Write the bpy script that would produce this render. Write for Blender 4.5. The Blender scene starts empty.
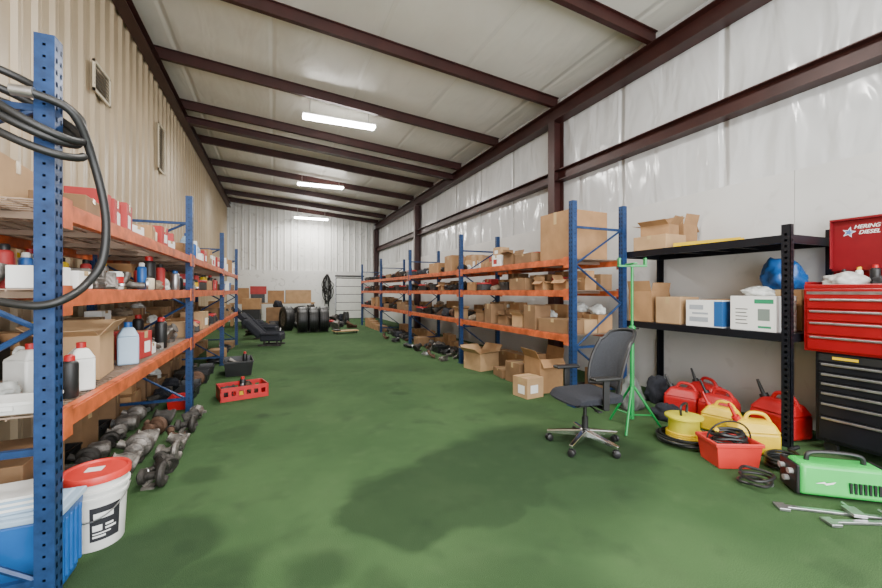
import bpy, math, random, bmesh
from mathutils import Vector, Matrix, Euler, noise
random.seed(7)
COL=bpy.context.scene.collection
# ---------------------------------------------------------------- materials
MATS={}
def mat(name,col,rough=0.6,metal=0.0,var=0.0,scale=8.0,bump=0.0,bscale=None,emit=0.0,spec=None,coat=0.0):
    if name in MATS: return MATS[name]
    m=bpy.data.materials.new(name); m.use_nodes=True
    nt=m.node_tree; b=nt.nodes['Principled BSDF']
    b.inputs['Base Color'].default_value=(*col,1); b.inputs['Roughness'].default_value=rough
    b.inputs['Metallic'].default_value=metal
    if spec is not None: b.inputs['Specular IOR Level'].default_value=spec
    if coat: b.inputs['Coat Weight'].default_value=coat
    if emit: 
        b.inputs['Emission Color'].default_value=(*col,1); b.inputs['Emission Strength'].default_value=emit
    tc=nt.nodes.new('ShaderNodeTexCoord')
    n=nt.nodes.new('ShaderNodeTexNoise'); n.inputs['Scale'].default_value=scale; n.inputs['Detail'].default_value=4
    nt.links.new(tc.outputs['Object'],n.inputs['Vector'])
    if var:
        r=nt.nodes.new('ShaderNodeValToRGB')
        r.color_ramp.elements[0].position=.3; r.color_ramp.elements[1].position=.7
        r.color_ramp.elements[0].color=(*[c*(1-var) for c in col],1)
        r.color_ramp.elements[1].color=(*[min(1,c*(1+var*.6)) for c in col],1)
        nt.links.new(n.outputs['Fac'],r.inputs['Fac']); nt.links.new(r.outputs['Color'],b.inputs['Base Color'])
    if bump:
        n2=nt.nodes.new('ShaderNodeTexNoise'); n2.inputs['Scale'].default_value=bscale or scale*3; n2.inputs['Detail'].default_value=3
        nt.links.new(tc.outputs['Object'],n2.inputs['Vector'])
        bp=nt.nodes.new('ShaderNodeBump'); bp.inputs['Strength'].default_value=bump; bp.inputs['Distance'].default_value=.02
        nt.links.new(n2.outputs['Fac'],bp.inputs['Height']); nt.links.new(bp.outputs['Normal'],b.inputs['Normal'])
    MATS[name]=m; return m
BLUE=mat('blue_paint',(.010,.042,.135),.42,.2,.35,20)
ORANGE=mat('orange_paint',(.58,.12,.035),.5,.1,.5,9)
HOLE=mat('hole_black',(.004,.005,.01),.8)
CARD=mat('cardboard',(.36,.20,.09),.8,0,.2,5)
CARD2=mat('cardboard_light',(.46,.29,.15),.8,0,.15,5)
CARD3=mat('cardboard_dark',(.22,.125,.06),.8,0,.2,5)
TAPE=mat('packing_tape',(.50,.36,.19),.25)
WHITE=mat('white_plastic',(.75,.75,.72),.4,0,.06,6)
PAPER=mat('white_paper',(.8,.8,.78),.7)
BLACK=mat('black_plastic',(.012,.012,.013),.45,0,.3,10)
RUBBER=mat('black_rubber',(.012,.012,.012),.45,0,.3,10)
BLKM=mat('black_steel',(.012,.013,.018),.35,.4,.2,6)
FABRIC=mat('black_fabric',(.018,.020,.028),.95,0,.3,60,.5,200)
MESHG=mat('grey_mesh',(.045,.05,.062),.85,0,.4,150,.5,200)
RED=mat('red_paint',(.29,.004,.008),.3,.1,.12,5)
REDC=mat('red_carton',(.40,.03,.03),.6,0,.15,5)
REDP=mat('red_plastic',(.46,.012,.015),.4,0,.15,5)
ORP=mat('red_orange_plastic',(.62,.035,.028),.4,0,.1,5)
YEL=mat('yellow_plastic',(.75,.50,.01),.4,0,.15,5)
YELG=mat('yellow_green_plastic',(.62,.55,.03),.4,0,.12,5)
GREEN=mat('green_paint',(.01,.26,.06),.35,.1,.15,5)
LIME=mat('lime_green_plastic',(.03,.48,.08),.35,0,.1,5)
BLUEP=mat('blue_plastic',(.015,.11,.38),.4,0,.2,5)
LBLUE=mat('pale_blue_plastic',(.35,.48,.62),.35,0,.1,5)
STEEL=mat('steel',(.45,.45,.46),.32,.9,.25,12)
CAST=mat('cast_aluminium',(.22,.20,.18),.5,.7,.6,14,.3,60)
IRON=mat('dark_iron',(.05,.045,.04),.6,.5,.5,12,.3,60)
RUST=mat('rusty_iron',(.12,.065,.04),.7,.4,.5,12,.3,60)
CHROME=mat('chrome',(.75,.75,.76),.18,1)
GALV=mat('zinc_wire',(.34,.25,.19),.45,.5)
WOOD=mat('plywood',(.42,.26,.12),.7,0,.3,4)
CREAM=mat('cream_plastic',(.6,.52,.38),.5,0,.1,6)
BEAM=mat('maroon_primer',(.042,.011,.009),.45,.1,.3,3)
TEAL=mat('green_print',(.02,.25,.12),.5)
LAMP=mat('lamp_glow',(1,.97,.92),.4,emit=45)
CLEAR=mat('clear_bag',(.6,.62,.6),.22,0,.2,20)
# ---------------------------------------------------------------- mesh builder
class B:
    def __init__(s): s.v=[];s.f=[];s.m=[];s.T=Matrix.Identity(4)
    def add(s,vs,fs,mi=0):
        o=len(s.v); s.v+= [tuple(s.T@Vector(v)) for v in vs]
        for f in fs: s.f.append(tuple(i+o for i in f)); s.m.append(mi)
    def box(s,x0,x1,y0,y1,z0,z1,mi=0):
        s.add([(x0,y0,z0),(x1,y0,z0),(x1,y1,z0),(x0,y1,z0),(x0,y0,z1),(x1,y0,z1),(x1,y1,z1),(x0,y1,z1)],
              [(0,3,2,1),(4,5,6,7),(0,1,5,4),(1,2,6,5),(2,3,7,6),(3,0,4,7)],mi)
    def cyl(s,p0,p1,r0,r1=None,n=16,mi=0):
        r1=r0 if r1 is None else r1
        p0=Vector(p0);p1=Vector(p1);d=(p1-p0).normalized()
        a=d.orthogonal().normalized();b=d.cross(a)
        vs=[]
        for p,r in((p0,r0),(p1,r1)):
            for i in range(n):
                t=2*math.pi*i/n; vs.append(tuple(p+a*math.cos(t)*r+b*math.sin(t)*r))
        fs=[(i,(i+1)%n,n+(i+1)%n,n+i) for i in range(n)]
        fs.append(tuple(range(n-1,-1,-1)));fs.append(tuple(range(n,2*n)))
        s.add(vs,fs,mi)
    def lathe(s,prof,n=20,c=(0,0,0),axis='z',mi=0,closed=False):
        vs=[]
        for r,z in prof:
            for i in range(n):
                t=2*math.pi*i/n;x=r*math.cos(t);y=r*math.sin(t)
                p=(x,y,z) if axis=='z' else ((z,x,y) if axis=='x' else (y,z,x))
                vs.append((p[0]+c[0],p[1]+c[1],p[2]+c[2]))
        fs=[];k=len(prof)
        for j in range(k if closed else k-1):
            j2=(j+1)%k
            for i in range(n): fs.append((j*n+i,j*n+(i+1)%n,j2*n+(i+1)%n,j2*n+i))
        if not closed:
            if prof[0][0]>1e-5: fs.append(tuple(range(n-1,-1,-1)))
            if prof[-1][0]>1e-5: fs.append(tuple((k-1)*n+i for i in range(n)))
        s.add(vs,fs,mi)
    def tube(s,pts,r,n=8,closed=False,mi=0):
        pts=[Vector(p) for p in pts];k=len(pts);vs=[];up=None
        for i,p in enumerate(pts):
            if closed: d=pts[(i+1)%k]-pts[i-1]
            else: d=pts[min(i+1,k-1)]-pts[max(i-1,0)]
            d.normalize()
            if up is None: up=d.orthogonal().normalized()
            a=(up-d*up.dot(d)); a=a.normalized() if a.length>1e-4 else d.orthogonal().normalized()
            up=a;b=d.cross(a)
            for j in range(n):
                t=2*math.pi*j/n; vs.append(tuple(p+a*math.cos(t)*r+b*math.sin(t)*r))
        fs=[]
        for i in range(k if closed else k-1):
            i2=(i+1)%k
            for j in range(n): fs.append((i*n+j,i*n+(j+1)%n,i2*n+(j+1)%n,i2*n+j))
        if not closed: fs.append(tuple(range(n-1,-1,-1)));fs.append(tuple((k-1)*n+j for j in range(n)))
        s.add(vs,fs,mi)
    def obj(s,name,mats,smooth=False,bevel=0,segs=2,parent=None,link=True,loc=(0,0,0),rot=(0,0,0)):
        me=bpy.data.meshes.new(name); me.from_pydata(s.v,[],s.f)
        if not isinstance(mats,(list,tuple)): mats=[mats]
        for m in mats: me.materials.append(m)
        me.polygons.foreach_set('material_index',s.m)
        if smooth:
            me.polygons.foreach_set('use_smooth',[True]*len(s.f))
            try: me.set_sharp_from_angle(angle=math.radians(40))
            except Exception: pass
        me.update()
        o=bpy.data.objects.new(name,me); o.location=loc;o.rotation_euler=rot
        if bevel:
            md=o.modifiers.new('bevel','BEVEL');md.width=bevel;md.segments=segs;md.limit_method='ANGLE';md.harden_normals=False
        if parent: o.parent=parent
        if link: COL.objects.link(o)
        return o
def smooth_pts(ctrl,n=8,closed=False):
    c=[Vector(p) for p in ctrl];k=len(c);out=[]
    rng=range(k) if closed else range(k-1)
    for i in rng:
        if closed:p0,p1,p2,p3=c[i-1],c[i],c[(i+1)%k],c[(i+2)%k]
        else:p0,p1,p2,p3=c[max(i-1,0)],c[i],c[i+1],c[min(i+2,k-1)]
        for j in range(n):
            t=j/n;out.append(.5*((2*p1)+(-p0+p2)*t+(2*p0-5*p1+4*p2-p3)*t*t+(-p0+3*p1-3*p2+p3)*t**3))
    if not closed: out.append(c[-1])
    return out
def tag(o,label,cat,group=None):
    o['label']=label;o['category']=cat
    if group:o['group']=group
    return o
def empty(name,loc=(0,0,0),rot=(0,0,0),link=True):
    e=bpy.data.objects.new(name,None);e.location=loc;e.rotation_euler=rot;e.empty_display_size=.1
    if link:COL.objects.link(e)
    return e
def struct(o,label=None,cat='structure'):
    o['kind']='structure'
    o['label']=label;o['category']=cat
    return o
KIDS={}
TPL={}
def clone(src,loc,rz=0,sc=1,label=None,group=None,rot=None):
    def cp(o,par):
        n=o.copy();COL.objects.link(n)
        if par is not None:n.parent=par
        for ch in KIDS.get(o.name,[]): cp(ch,n)
        return n
    n=cp(src,None);n.location=loc;n.rotation_euler=rot if rot else (0,0,rz)
    n.scale=(sc,sc,sc) if isinstance(sc,(int,float)) else sc
    if label:n['label']=label
    if group:n['group']=group
    return n
def tpl(key,root,kids,dims,label,cat):
    root['label']=label;root['category']=cat
    KIDS[root.name]=kids
    for k in kids:k.parent=root
    TPL[key]=(root,dims,label)
def text(s,size,m,parent,loc,rot,name='lettering',ext=.0015,shear=0):
    cu=bpy.data.curves.new(name,'FONT');cu.body=s;cu.size=size;cu.extrude=ext;cu.align_x='CENTER';cu.align_y='CENTER';cu.shear=shear;cu.offset=size*.008
    t=bpy.data.objects.new('tmp_text',cu);COL.objects.link(t)
    bpy.context.view_layer.update()
    me=bpy.data.meshes.new_from_object(t.evaluated_get(bpy.context.evaluated_depsgraph_get()))
    bpy.data.objects.remove(t)
    me.materials.clear();me.materials.append(m)
    o=bpy.data.objects.new(name,me);o.parent=parent;o.location=loc;o.rotation_euler=rot
    COL.objects.link(o)
    return o
# ---------------------------------------------------------------- setting
XL,XR,Y0,YB=-1.97,4.95,-2.6,20.0
ZL,ZR=5.54,4.98
def roofz(x): return ZL+(x-XL)/(XR-XL)*(ZR-ZL)
def carpet():
    m=bpy.data.materials.new('green_turf_carpet');m.use_nodes=True;nt=m.node_tree;N=nt.nodes;L=nt.links;b=N['Principled BSDF']
    b.inputs['Roughness'].default_value=.95;b.inputs['Specular IOR Level'].default_value=.18
    tc=N.new('ShaderNodeTexCoord')
    def nz_(sc,det=4,off=0):
        n=N.new('ShaderNodeTexNoise');n.inputs['Scale'].default_value=sc;n.inputs['Detail'].default_value=det;L.new(tc.outputs['Object'],n.inputs['Vector']);return n
    def mix(f,a,c,blend='MIX'):
        x=N.new('ShaderNodeMix');x.data_type='RGBA';x.blend_type=blend
        if isinstance(f,float):x.inputs[0].default_value=f
        else:L.new(f,x.inputs[0])
        for i,v in((6,a),(7,c)):
            if isinstance(v,tuple):x.inputs[i].default_value=(*v,1)
            else:L.new(v,x.inputs[i])
        return x.outputs[2]
    def ramp(i,p0,p1,o1=1.0):
        r=N.new('ShaderNodeMapRange');r.inputs[1].default_value=p0;r.inputs[2].default_value=p1;r.inputs[4].default_value=o1;L.new(i,r.inputs[0]);r.interpolation_type='SMOOTHSTEP';return r.outputs[0]
    base=mix(ramp(nz_(.55,7).outputs['Fac'],.36,.64),(.030,.078,.025),(.060,.124,.044))
    base=mix(ramp(nz_(2.6,7).outputs['Fac'],.42,.66,.7),base,(.038,.088,.031))
    base=mix(ramp(nz_(1.3,8).outputs['Fac'],.50,.72,.55),base,(.078,.134,.053))
    base=mix(ramp(nz_(7,6).outputs['Fac'],.52,.75,.4),base,(.078,.135,.056))
    base=mix(ramp(nz_(3.3,8).outputs['Fac'],.54,.74,.6),base,(.018,.040,.017))
    fine=nz_(240,2)
    base=mix(ramp(fine.outputs['Fac'],.35,.65),mix(.45,base,(.010,.026,.010)),mix(.25,base,(.12,.20,.085)))
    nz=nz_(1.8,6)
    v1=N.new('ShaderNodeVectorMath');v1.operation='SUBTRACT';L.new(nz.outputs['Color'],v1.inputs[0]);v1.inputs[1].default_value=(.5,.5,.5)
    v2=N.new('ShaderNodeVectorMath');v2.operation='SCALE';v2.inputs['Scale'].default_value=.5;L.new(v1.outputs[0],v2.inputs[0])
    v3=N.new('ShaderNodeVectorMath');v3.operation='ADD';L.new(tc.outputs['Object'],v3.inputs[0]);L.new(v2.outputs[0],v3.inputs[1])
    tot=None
    for (x,y,r,k,soft) in [(.75,2.42,.42,1,.12),(1.1,2.50,.48,1,.12),(1.55,2.70,.56,1,.14),(2.05,2.80,.60,1,.2),(2.5,2.6,.55,.9,.25),(2.0,2.25,.5,.75,.3),(1.5,2.1,.5,.55,.4),(-.62,2.5,.35,.95,.2),(-.30,2.1,.24,.85,.3),(-.50,3.4,.14,.7,.4),(1.45,3.95,.10,.7,.4),(1.6,5.1,.12,.7,.4),(.2,1.95,.14,.8,.4),(.45,1.75,.15,.6,.4),(0.3,5.2,.25,.4,.6),(1.0,1.4,.4,.6,.5),(2.2,6.6,.4,.5,.6),(-.35,4.3,.2,.6,.5),(-.2,4.75,.1,.7,.4),(2.6,3.9,.35,.5,.5),(2.8,4.9,.45,.4,.6),(.5,7.2,.35,.45,.6),(1.5,8.2,.3,.45,.6)]:  # carpet stains; lobes around the office chair also paint its shadow into the colour
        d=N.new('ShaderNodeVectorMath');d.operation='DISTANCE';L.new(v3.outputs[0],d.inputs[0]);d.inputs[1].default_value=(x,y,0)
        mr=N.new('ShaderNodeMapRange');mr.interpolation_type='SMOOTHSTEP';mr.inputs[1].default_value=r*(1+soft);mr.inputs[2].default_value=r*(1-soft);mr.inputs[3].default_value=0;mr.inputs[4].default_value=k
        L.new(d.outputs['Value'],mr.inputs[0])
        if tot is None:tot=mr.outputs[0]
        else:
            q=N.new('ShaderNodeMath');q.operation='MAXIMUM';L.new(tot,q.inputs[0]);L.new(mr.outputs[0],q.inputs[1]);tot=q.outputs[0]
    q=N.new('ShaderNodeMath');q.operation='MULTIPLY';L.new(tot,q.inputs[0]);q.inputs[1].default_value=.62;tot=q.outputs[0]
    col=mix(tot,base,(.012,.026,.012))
    L.new(col,b.inputs['Base Color'])
    bp=N.new('ShaderNodeBump');bp.inputs['Strength'].default_value=.6;bp.inputs['Distance'].default_value=.007
    L.new(fine.outputs['Fac'],bp.inputs['Height']);L.new(bp.outputs['Normal'],b.inputs['Normal'])
    return m
b=B();b.box(XL,XR,Y0,YB,-.1,0);struct(b.obj('floor',carpet()),'worn green turf carpet floor with dark oil stains and painted-in chair shadow','floor')
def vinyl(name,col,sx,sy,sz,bump,rough,lo=.86,dist=.05,seam=None,pitch=1.5,scuff=0):
    m=bpy.data.materials.new(name);m.use_nodes=True;nt=m.node_tree;N=nt.nodes;L=nt.links;b=N['Principled BSDF']
    b.inputs['Roughness'].default_value=rough
    tc=N.new('ShaderNodeTexCoord');mp=N.new('ShaderNodeMapping');mp.inputs['Scale'].default_value=(sx,sy,sz);L.new(tc.outputs['Object'],mp.inputs['Vector'])
    n=N.new('ShaderNodeTexNoise');n.inputs['Scale'].default_value=1;n.inputs['Detail'].default_value=2.5;n.inputs['Distortion'].default_value=.6;L.new(mp.outputs[0],n.inputs['Vector'])
    n2=N.new('ShaderNodeTexNoise');n2.inputs['Scale'].default_value=.8;n2.inputs['Detail'].default_value=4;L.new(tc.outputs['Object'],n2.inputs['Vector'])
    r=N.new('ShaderNodeValToRGB');r.color_ramp.elements[0].position=.3;r.color_ramp.elements[1].position=.65
    r.color_ramp.elements[0].color=(*[c*lo for c in col],1);r.color_ramp.elements[1].color=(*col,1)
    L.new(n2.outputs['Fac'],r.inputs['Fac']);colout=r.outputs['Color']
    h=n.outputs['Fac']
    if seam is not None:
        sp=N.new('ShaderNodeSeparateXYZ');L.new(tc.outputs['Object'],sp.inputs[0])
        wob=N.new('ShaderNodeMath');wob.operation='MULTIPLY_ADD';L.new(n.outputs['Fac'],wob.inputs[0]);wob.inputs[1].default_value=.04;L.new(sp.outputs[seam],wob.inputs[2])
        pp=N.new('ShaderNodeMath');pp.operation='PINGPONG';L.new(wob.outputs[0],pp.inputs[0]);pp.inputs[1].default_value=pitch/2
        mr=N.new('ShaderNodeMapRange');mr.interpolation_type='SMOOTHSTEP';mr.inputs[1].default_value=.0;mr.inputs[2].default_value=.07;mr.inputs[3].default_value=-.45;mr.inputs[4].default_value=0;L.new(pp.outputs[0],mr.inputs[0])
        ad=N.new('ShaderNodeMath');ad.operation='ADD';L.new(h,ad.inputs[0]);L.new(mr.outputs[0],ad.inputs[1]);h=ad.outputs[0]
        m2=N.new('ShaderNodeMapRange');m2.inputs[1].default_value=0;m2.inputs[2].default_value=.012;m2.inputs[3].default_value=.3;m2.inputs[4].default_value=0;L.new(pp.outputs[0],m2.inputs[0])
        x=N.new('ShaderNodeMix');x.data_type='RGBA';L.new(m2.outputs[0],x.inputs[0]);L.new(colout,x.inputs[6]);x.inputs[7].default_value=(*[c*.6 for c in col],1);colout=x.outputs[2]
    if scuff:
        n3=N.new('ShaderNodeTexNoise');n3.inputs['Scale'].default_value=3.2;n3.inputs['Detail'].default_value=8;n3.inputs['Distortion'].default_value=1.5;L.new(tc.outputs['Object'],n3.inputs['Vector'])
        m3=N.new('ShaderNodeMapRange');m3.inputs[1].default_value=.60;m3.inputs[2].default_value=.70;m3.inputs[4].default_value=scuff;L.new(n3.outputs['Fac'],m3.inputs[0])
        x=N.new('ShaderNodeMix');x.data_type='RGBA';L.new(m3.outputs[0],x.inputs[0]);L.new(colout,x.inputs[6]);x.inputs[7].default_value=(.12,.11,.10,1);colout=x.outputs[2]
    L.new(colout,b.inputs['Base Color'])
    bp=N.new('ShaderNodeBump');bp.inputs['Strength'].default_value=bump;bp.inputs['Distance'].default_value=dist
    L.new(h,bp.inputs['Height']);L.new(bp.outputs['Normal'],b.inputs['Normal']);return m
VIN=vinyl('insulation_vinyl',(.76,.74,.68),2.4,.7,3,.38,.33,dist=.10,seam=0,pitch=1.5)
VINW=vinyl('wall_vinyl',(.64,.65,.66),1,2.6,.9,.62,.15,dist=.10,seam=1,pitch=1.5)
PANEL=vinyl('white_panel',(.66,.66,.65),.4,.5,.5,.10,.30,lo=.80,scuff=.12)
TAN=vinyl('tan_metal',(.46,.36,.235),.3,.3,.6,.05,.38,lo=.78)
WMETAL=vinyl('white_metal',(.72,.72,.70),.3,.3,.3,.05,.45,scuff=.35)
b=B()
b.add([(XL,Y0,ZL),(XR,Y0,ZR),(XR,YB,ZR),(XL,YB,ZL),(XL,Y0,ZL+.1),(XR,Y0,ZR+.1),(XR,YB,ZR+.1),(XL,YB,ZL+.1)],
      [(0,1,2,3),(4,7,6,5),(0,4,5,1),(1,5,6,2),(2,6,7,3),(3,7,4,0)])
struct(b.obj('ceiling',VIN),'white vinyl-faced insulated sloping ceiling','ceiling')
def corr(u0,u1,pitch,depth):
    pr=[];u=u0
    while u<u1:
        for du,dp in((0,0),(.03,depth),(.075,depth),(.105,0),(pitch*.5,0),(pitch*.5+.01,depth*.25),(pitch*.5+.03,depth*.25),(pitch*.5+.04,0)):
            if u+du<u1:pr.append((u+du,dp))
        u+=pitch
    pr.append((u1,0));return pr
b=B();pr=corr(Y0,YB,.30,.035);k=len(pr)
vs=[(XL+d,y,0) for y,d in pr]+[(XL+d,y,ZL) for y,d in pr]
b.add(vs,[(i,i+1,k+i+1,k+i) for i in range(k-1)])
b.box(XL-.1,XL-.002,Y0,YB,0,ZL)
struct(b.obj('wall_left',TAN),'tan ribbed metal wall','wall')
b=B();b.box(XR,XR+.1,Y0,YB,0,ZR);struct(b.obj('wall_right',VINW),'glossy white vinyl insulated wall','wall')
b=B();pr=corr(XL,XR,.30,.03);k=len(pr)
vs=[(x,YB-d,0) for x,d in pr]+[(x,YB-d,roofz(x)) for x,d in pr]
b.add(vs,[(i,k+i,k+i+1,i+1) for i in range(k-1)])
struct(b.obj('wall_back',WMETAL),'white ribbed metal end wall','wall')
b=B();b.box(XL+.05,XR-.05,YB-.10,YB-.045,0,2.35);struct(b.obj('trim_1',WMETAL),'white liner boards along the end wall','wall panel')
b=B()
y=Y0
while y<YB-.2:
    y2=min(y+2.44,YB-.12)
    b.box(XR-.03,XR-.001,y+.002,y2-.002,0,2.62);y+=2.44
struct(b.obj('trim_2',PANEL),'smooth white liner boards along the wall','wall panel')
tn=[3]
def beam(x0,z0,x1,z1,y,h,w):
    b=B();t=.012
    def bar(ya,yb,da,db):
        b.add([(x0,ya,z0-da),(x1,ya,z1-da),(x1,yb,z1-da),(x0,yb,z0-da),(x0,ya,z0-db),(x1,ya,z1-db),(x1,yb,z1-db),(x0,yb,z0-db)],
          [(0,1,2,3),(7,6,5,4),(0,4,5,1),(1,5,6,2),(2,6,7,3),(3,7,4,0)])
    bar(y-w/2,y+w/2,0,t);bar(y-t/2,y+t/2,t,h-t);bar(y-w/2,y+w/2,h-t,h)
    o=b.obj('trim_%d'%tn[0],BEAM);tn[0]+=1
    struct(o,'maroon steel roof beam','beam')
for y in (-.2,1.8,3.85,5.9,8.0,10.0,12.1,14.1,16.1,18.1,19.6):
    beam(XL+.06,roofz(XL+.06)-.002,XR-.06,roofz(XR-.06)-.002,y,.19,.08)
def lbeam(x0,x1,y0,y1,z0,z1,lab,name='beam'):
    b=B()
    t=.012
    b.box(x0,x1,y0,y1,z0,z0+t);b.box(x0,x1,y0,y1,z1-t,z1);b.box((x0+x1)/2-t/2,(x0+x1)/2+t/2,y0,y1,z0+t,z1-t)
    o=b.obj('trim_%d'%tn[0],BEAM);tn[0]+=1;struct(o,lab,name)
beam(XL+.06,roofz(XL)-.21,XR-.06,roofz(XR)-.21,10.4,.16,.18)
lbeam(XL+.04,XL+.20,Y0,YB-.05,ZL-.40,ZL-.215,'maroon steel eave beam')
lbeam(XR-.22,XR-.01,Y0,YB-.05,ZR-.47,ZR-.205,'maroon steel eave beam')
lbeam(XR-.18,XR-.002,Y0,YB-.05,3.40,3.60,'maroon steel wall girt')
for y in(-1.8,5.85,13.5,19.7):
    b=B();x0=XR-.25;x1=XR-.035
    b.box(x0,x0+.012,y-.09,y+.09,0,ZR-.48);b.box(x1-.012,x1,y-.09,y+.09,0,ZR-.48);b.box(x0+.012,x1-.012,y-.006,y+.006,0,ZR-.48)
    o=b.obj('trim_%d'%tn[0],BEAM);tn[0]+=1;struct(o,'maroon steel wall column','column')
b=B();
for i in range(5): b.box(2.85,4.15,YB-.135,YB-.105,.02+i*.4,.395+i*.4)
struct(b.obj('door_1',WHITE,bevel=.01),'white sectional door with horizontal panels','door')
b=B();b.box(2.82,4.18,YB-.106,YB-.101,.0,2.03);struct(b.obj('trim_%d'%tn[0],BLKM),'dark gap lining behind the sectional door','door frame');tn[0]+=1
b=B();b.box(2.78,2.83,YB-.15,YB-.107,0,2.10);b.box(4.17,4.22,YB-.15,YB-.107,0,2.10);struct(b.obj('trim_%d'%tn[0],STEEL),'steel door tracks','door frame');tn[0]+=1
b=B();b.box(2.78,4.22,YB-.15,YB-.107,2.10,2.16);struct(b.obj('trim_%d'%tn[0],BLKM),'dark bar above the sectional door','door frame');tn[0]+=1
def vent(y,z,w,h):
    e=empty('wall_vent',(XL+.05,y,z))
    b=B();b.box(0,.02,-w/2,w/2,-h/2,-h/2+.03);b.box(0,.02,-w/2,w/2,h/2-.03,h/2);b.box(0,.02,-w/2,-w/2+.03,-h/2,h/2);b.box(0,.02,w/2-.03,w/2,-h/2,h/2)
    b.obj('frame',CREAM,parent=e)
    b=B();k=int(h/.05)
    for i in range(k):
        z0=-h/2+.03+i*(h-.06)/k
        b.add([(.017,-w/2+.03,z0),(.017,w/2-.03,z0),(.002,w/2-.03,z0+.045),(.002,-w/2+.03,z0+.045)],[(0,1,2,3),(3,2,1,0)])
    b.obj('louvre',mat('vent_grey',(.20,.17,.13),.6),parent=e);tag(e,'rectangular louvred vent grille on ribbed metal wall','vent')
    e['mount']='wall'
vent(5.97,3.88,.50,.36);vent(8.7,4.0,.45,.85)
# ---------------------------------------------------------------- lights
def fixture(x,y,z,L=1.5):
    e=empty('ceiling_light',(x,y,z))
    b=B();b.box(-L/2,L/2,-.09,.09,0,.035);b.obj('housing',WHITE,parent=e,bevel=.008)
    b=B();b.box(-L/2+.01,L/2-.01,-.10,.10,-.06,-.001);b.obj('lens',LAMP,parent=e,bevel=.025)
    for sx in(-L/2+.15,L/2-.15):
        b=B();b.cyl((sx,0,.035),(sx,0,roofz(x+sx)-z-.004),.006,n=6);b.obj('hanger',STEEL,parent=e)
    tag(e,'long white tube light hung below the ceiling','ceiling light','row of hanging lights')
    l=bpy.data.lights.new('tube_light','AREA');l.shape='RECTANGLE';l.size=L;l.size_y=.2;l.energy=160;l.color=(1,.96,.90)
    lo=bpy.data.objects.new('tube_light',l);lo.location=(x,y,z-.075);COL.objects.link(lo)
for x,y,z in((1.28,8.4,4.95),(1.46,13.75,4.95),(1.6,19.0,4.75),(1.2,2.9,5.0),(1.2,-1.2,5.0)): fixture(x,y,z)
w=bpy.data.worlds.new('world');bpy.context.scene.world=w;w.use_nodes=True
w.node_tree.nodes['Background'].inputs[0].default_value=(.97,.98,1,1);w.node_tree.nodes['Background'].inputs[1].default_value=3.8
l=bpy.data.lights.new('door_daylight','AREA');l.shape='RECTANGLE';l.size=5.5;l.size_y=3.6;l.energy=480;l.color=(.98,.99,1)
lo=bpy.data.objects.new('door_daylight',l);lo.location=(1.4,Y0-.1,2.3);lo.rotation_euler=(math.radians(97),0,0);COL.objects.link(lo)
# ---------------------------------------------------------------- racks
LV=(1.78,1.39,.84)
XFL,XFR=-.85,3.26
def rack(name,xf,xr,ys,label):
    e=empty(name,((xf+xr)/2,ys[0],0));tag(e,label,'storage rack')
    hd=abs(xf-xr)/2
    H=2.46;pw=.07
    pb=B();pb.box(-.034,.034,-pw/2,pw/2,0.01,H);pb.box(-.04,.04,-.06,.06,0,.01)
    for i in range(47):
        z=.1+i*.05
        for fx in(-.0348,.0348):
            for yy in(-.018,.018):
                pb.add([(fx,yy-.006,z),(fx,yy+.006,z),(fx,yy+.004,z+.022),(fx,yy-.004,z+.022)],[(0,1,2,3),(3,2,1,0)],1)
        for fy in(-pw/2-.0008,pw/2+.0008):
            pb.add([(-.005,fy,z+.01),(.005,fy,z+.01),(.005,fy,z+.02),(-.005,fy,z+.02)],[(0,1,2,3),(3,2,1,0)],1)
    post=pb.obj('post',[BLUE,HOLE],link=False)
    br=B();zs=[.15,.70,1.22,1.70,2.15];hx=hd-.070
    for z in(.15,.70,2.15): br.box(-hx,hx,-.014,.014,z-.014,z+.014)
    for i,(za,zb) in enumerate(zip(zs[:-1],zs[1:])):
        a,c=(-hx,hx) if i%2 else (hx,-hx)
        br.cyl((a,0,za),(c,0,zb),.013,n=6)
    brace=br.obj('brace',BLUE,link=False)
    for y in ys:
        u=empty('upright_frame');u.parent=e;u.location=(0,y-ys[0],0)
        for sx in(-1,1):
            p=post.copy();p.parent=u;p.location=(sx*(hd-.036),0,0);COL.objects.link(p)
        p=brace.copy();p.parent=u;COL.objects.link(p)
    L=ys[1]-ys[0]-pw-.004
    bb=B();bb.box(-.022,.022,-L/2,L/2,-.08,-.008);bb.box(-.028,.012,-L/2,L/2,-.008,0);
    for q in(-1,1): bb.box(.022,.028,q*L/2-q*.045-.045,q*L/2-q*.045+.045,-.12,.015)
    beamo=bb.obj('shelf_beam',ORANGE,link=False)
    dk=B();k=int(L/.06)
    for i in range(k+1):
        y=-L/2+.02+i*(L-.04)/k;dk.box(-hd+.06,hd-.06,y-.003,y+.003,-.006,0)
    for i in range(8):
        x=-hd+.08+i*(2*hd-.16)/7;dk.box(x-.003,x+.003,-L/2+.01,L/2-.01,-.012,-.006)
    for i in range(4):
        y=-L/2+.35+i*(L-.7)/3;dk.box(-hd+.05,hd-.05,y-.02,y+.02,-.045,-.012)
    deck=dk.obj('wire_deck',GALV,link=False)
    for ya,yb in zip(ys[:-1],ys[1:]):
        ym=(ya+yb)/2-ys[0]
        for z in LV:
            for sx in(-1,1):
                p=beamo.copy();p.parent=e;p.location=(sx*(hd-.03),ym,z);p.rotation_euler=(0,0,0 if sx>0 else math.pi);COL.objects.link(p)
            p=deck.copy();p.parent=e;p.location=(0,ym,z-.0);COL.objects.link(p)
    return e
rack('pallet_rack',XFL,-1.80,[2.2,5.25,8.3,11.35],'blue and orange steel pallet rack beside tan ribbed wall')
rack('pallet_rack',XFR,4.14,[3.7,6.75,9.8,12.85,15.9],'blue and orange steel pallet rack beside white wall')
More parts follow.
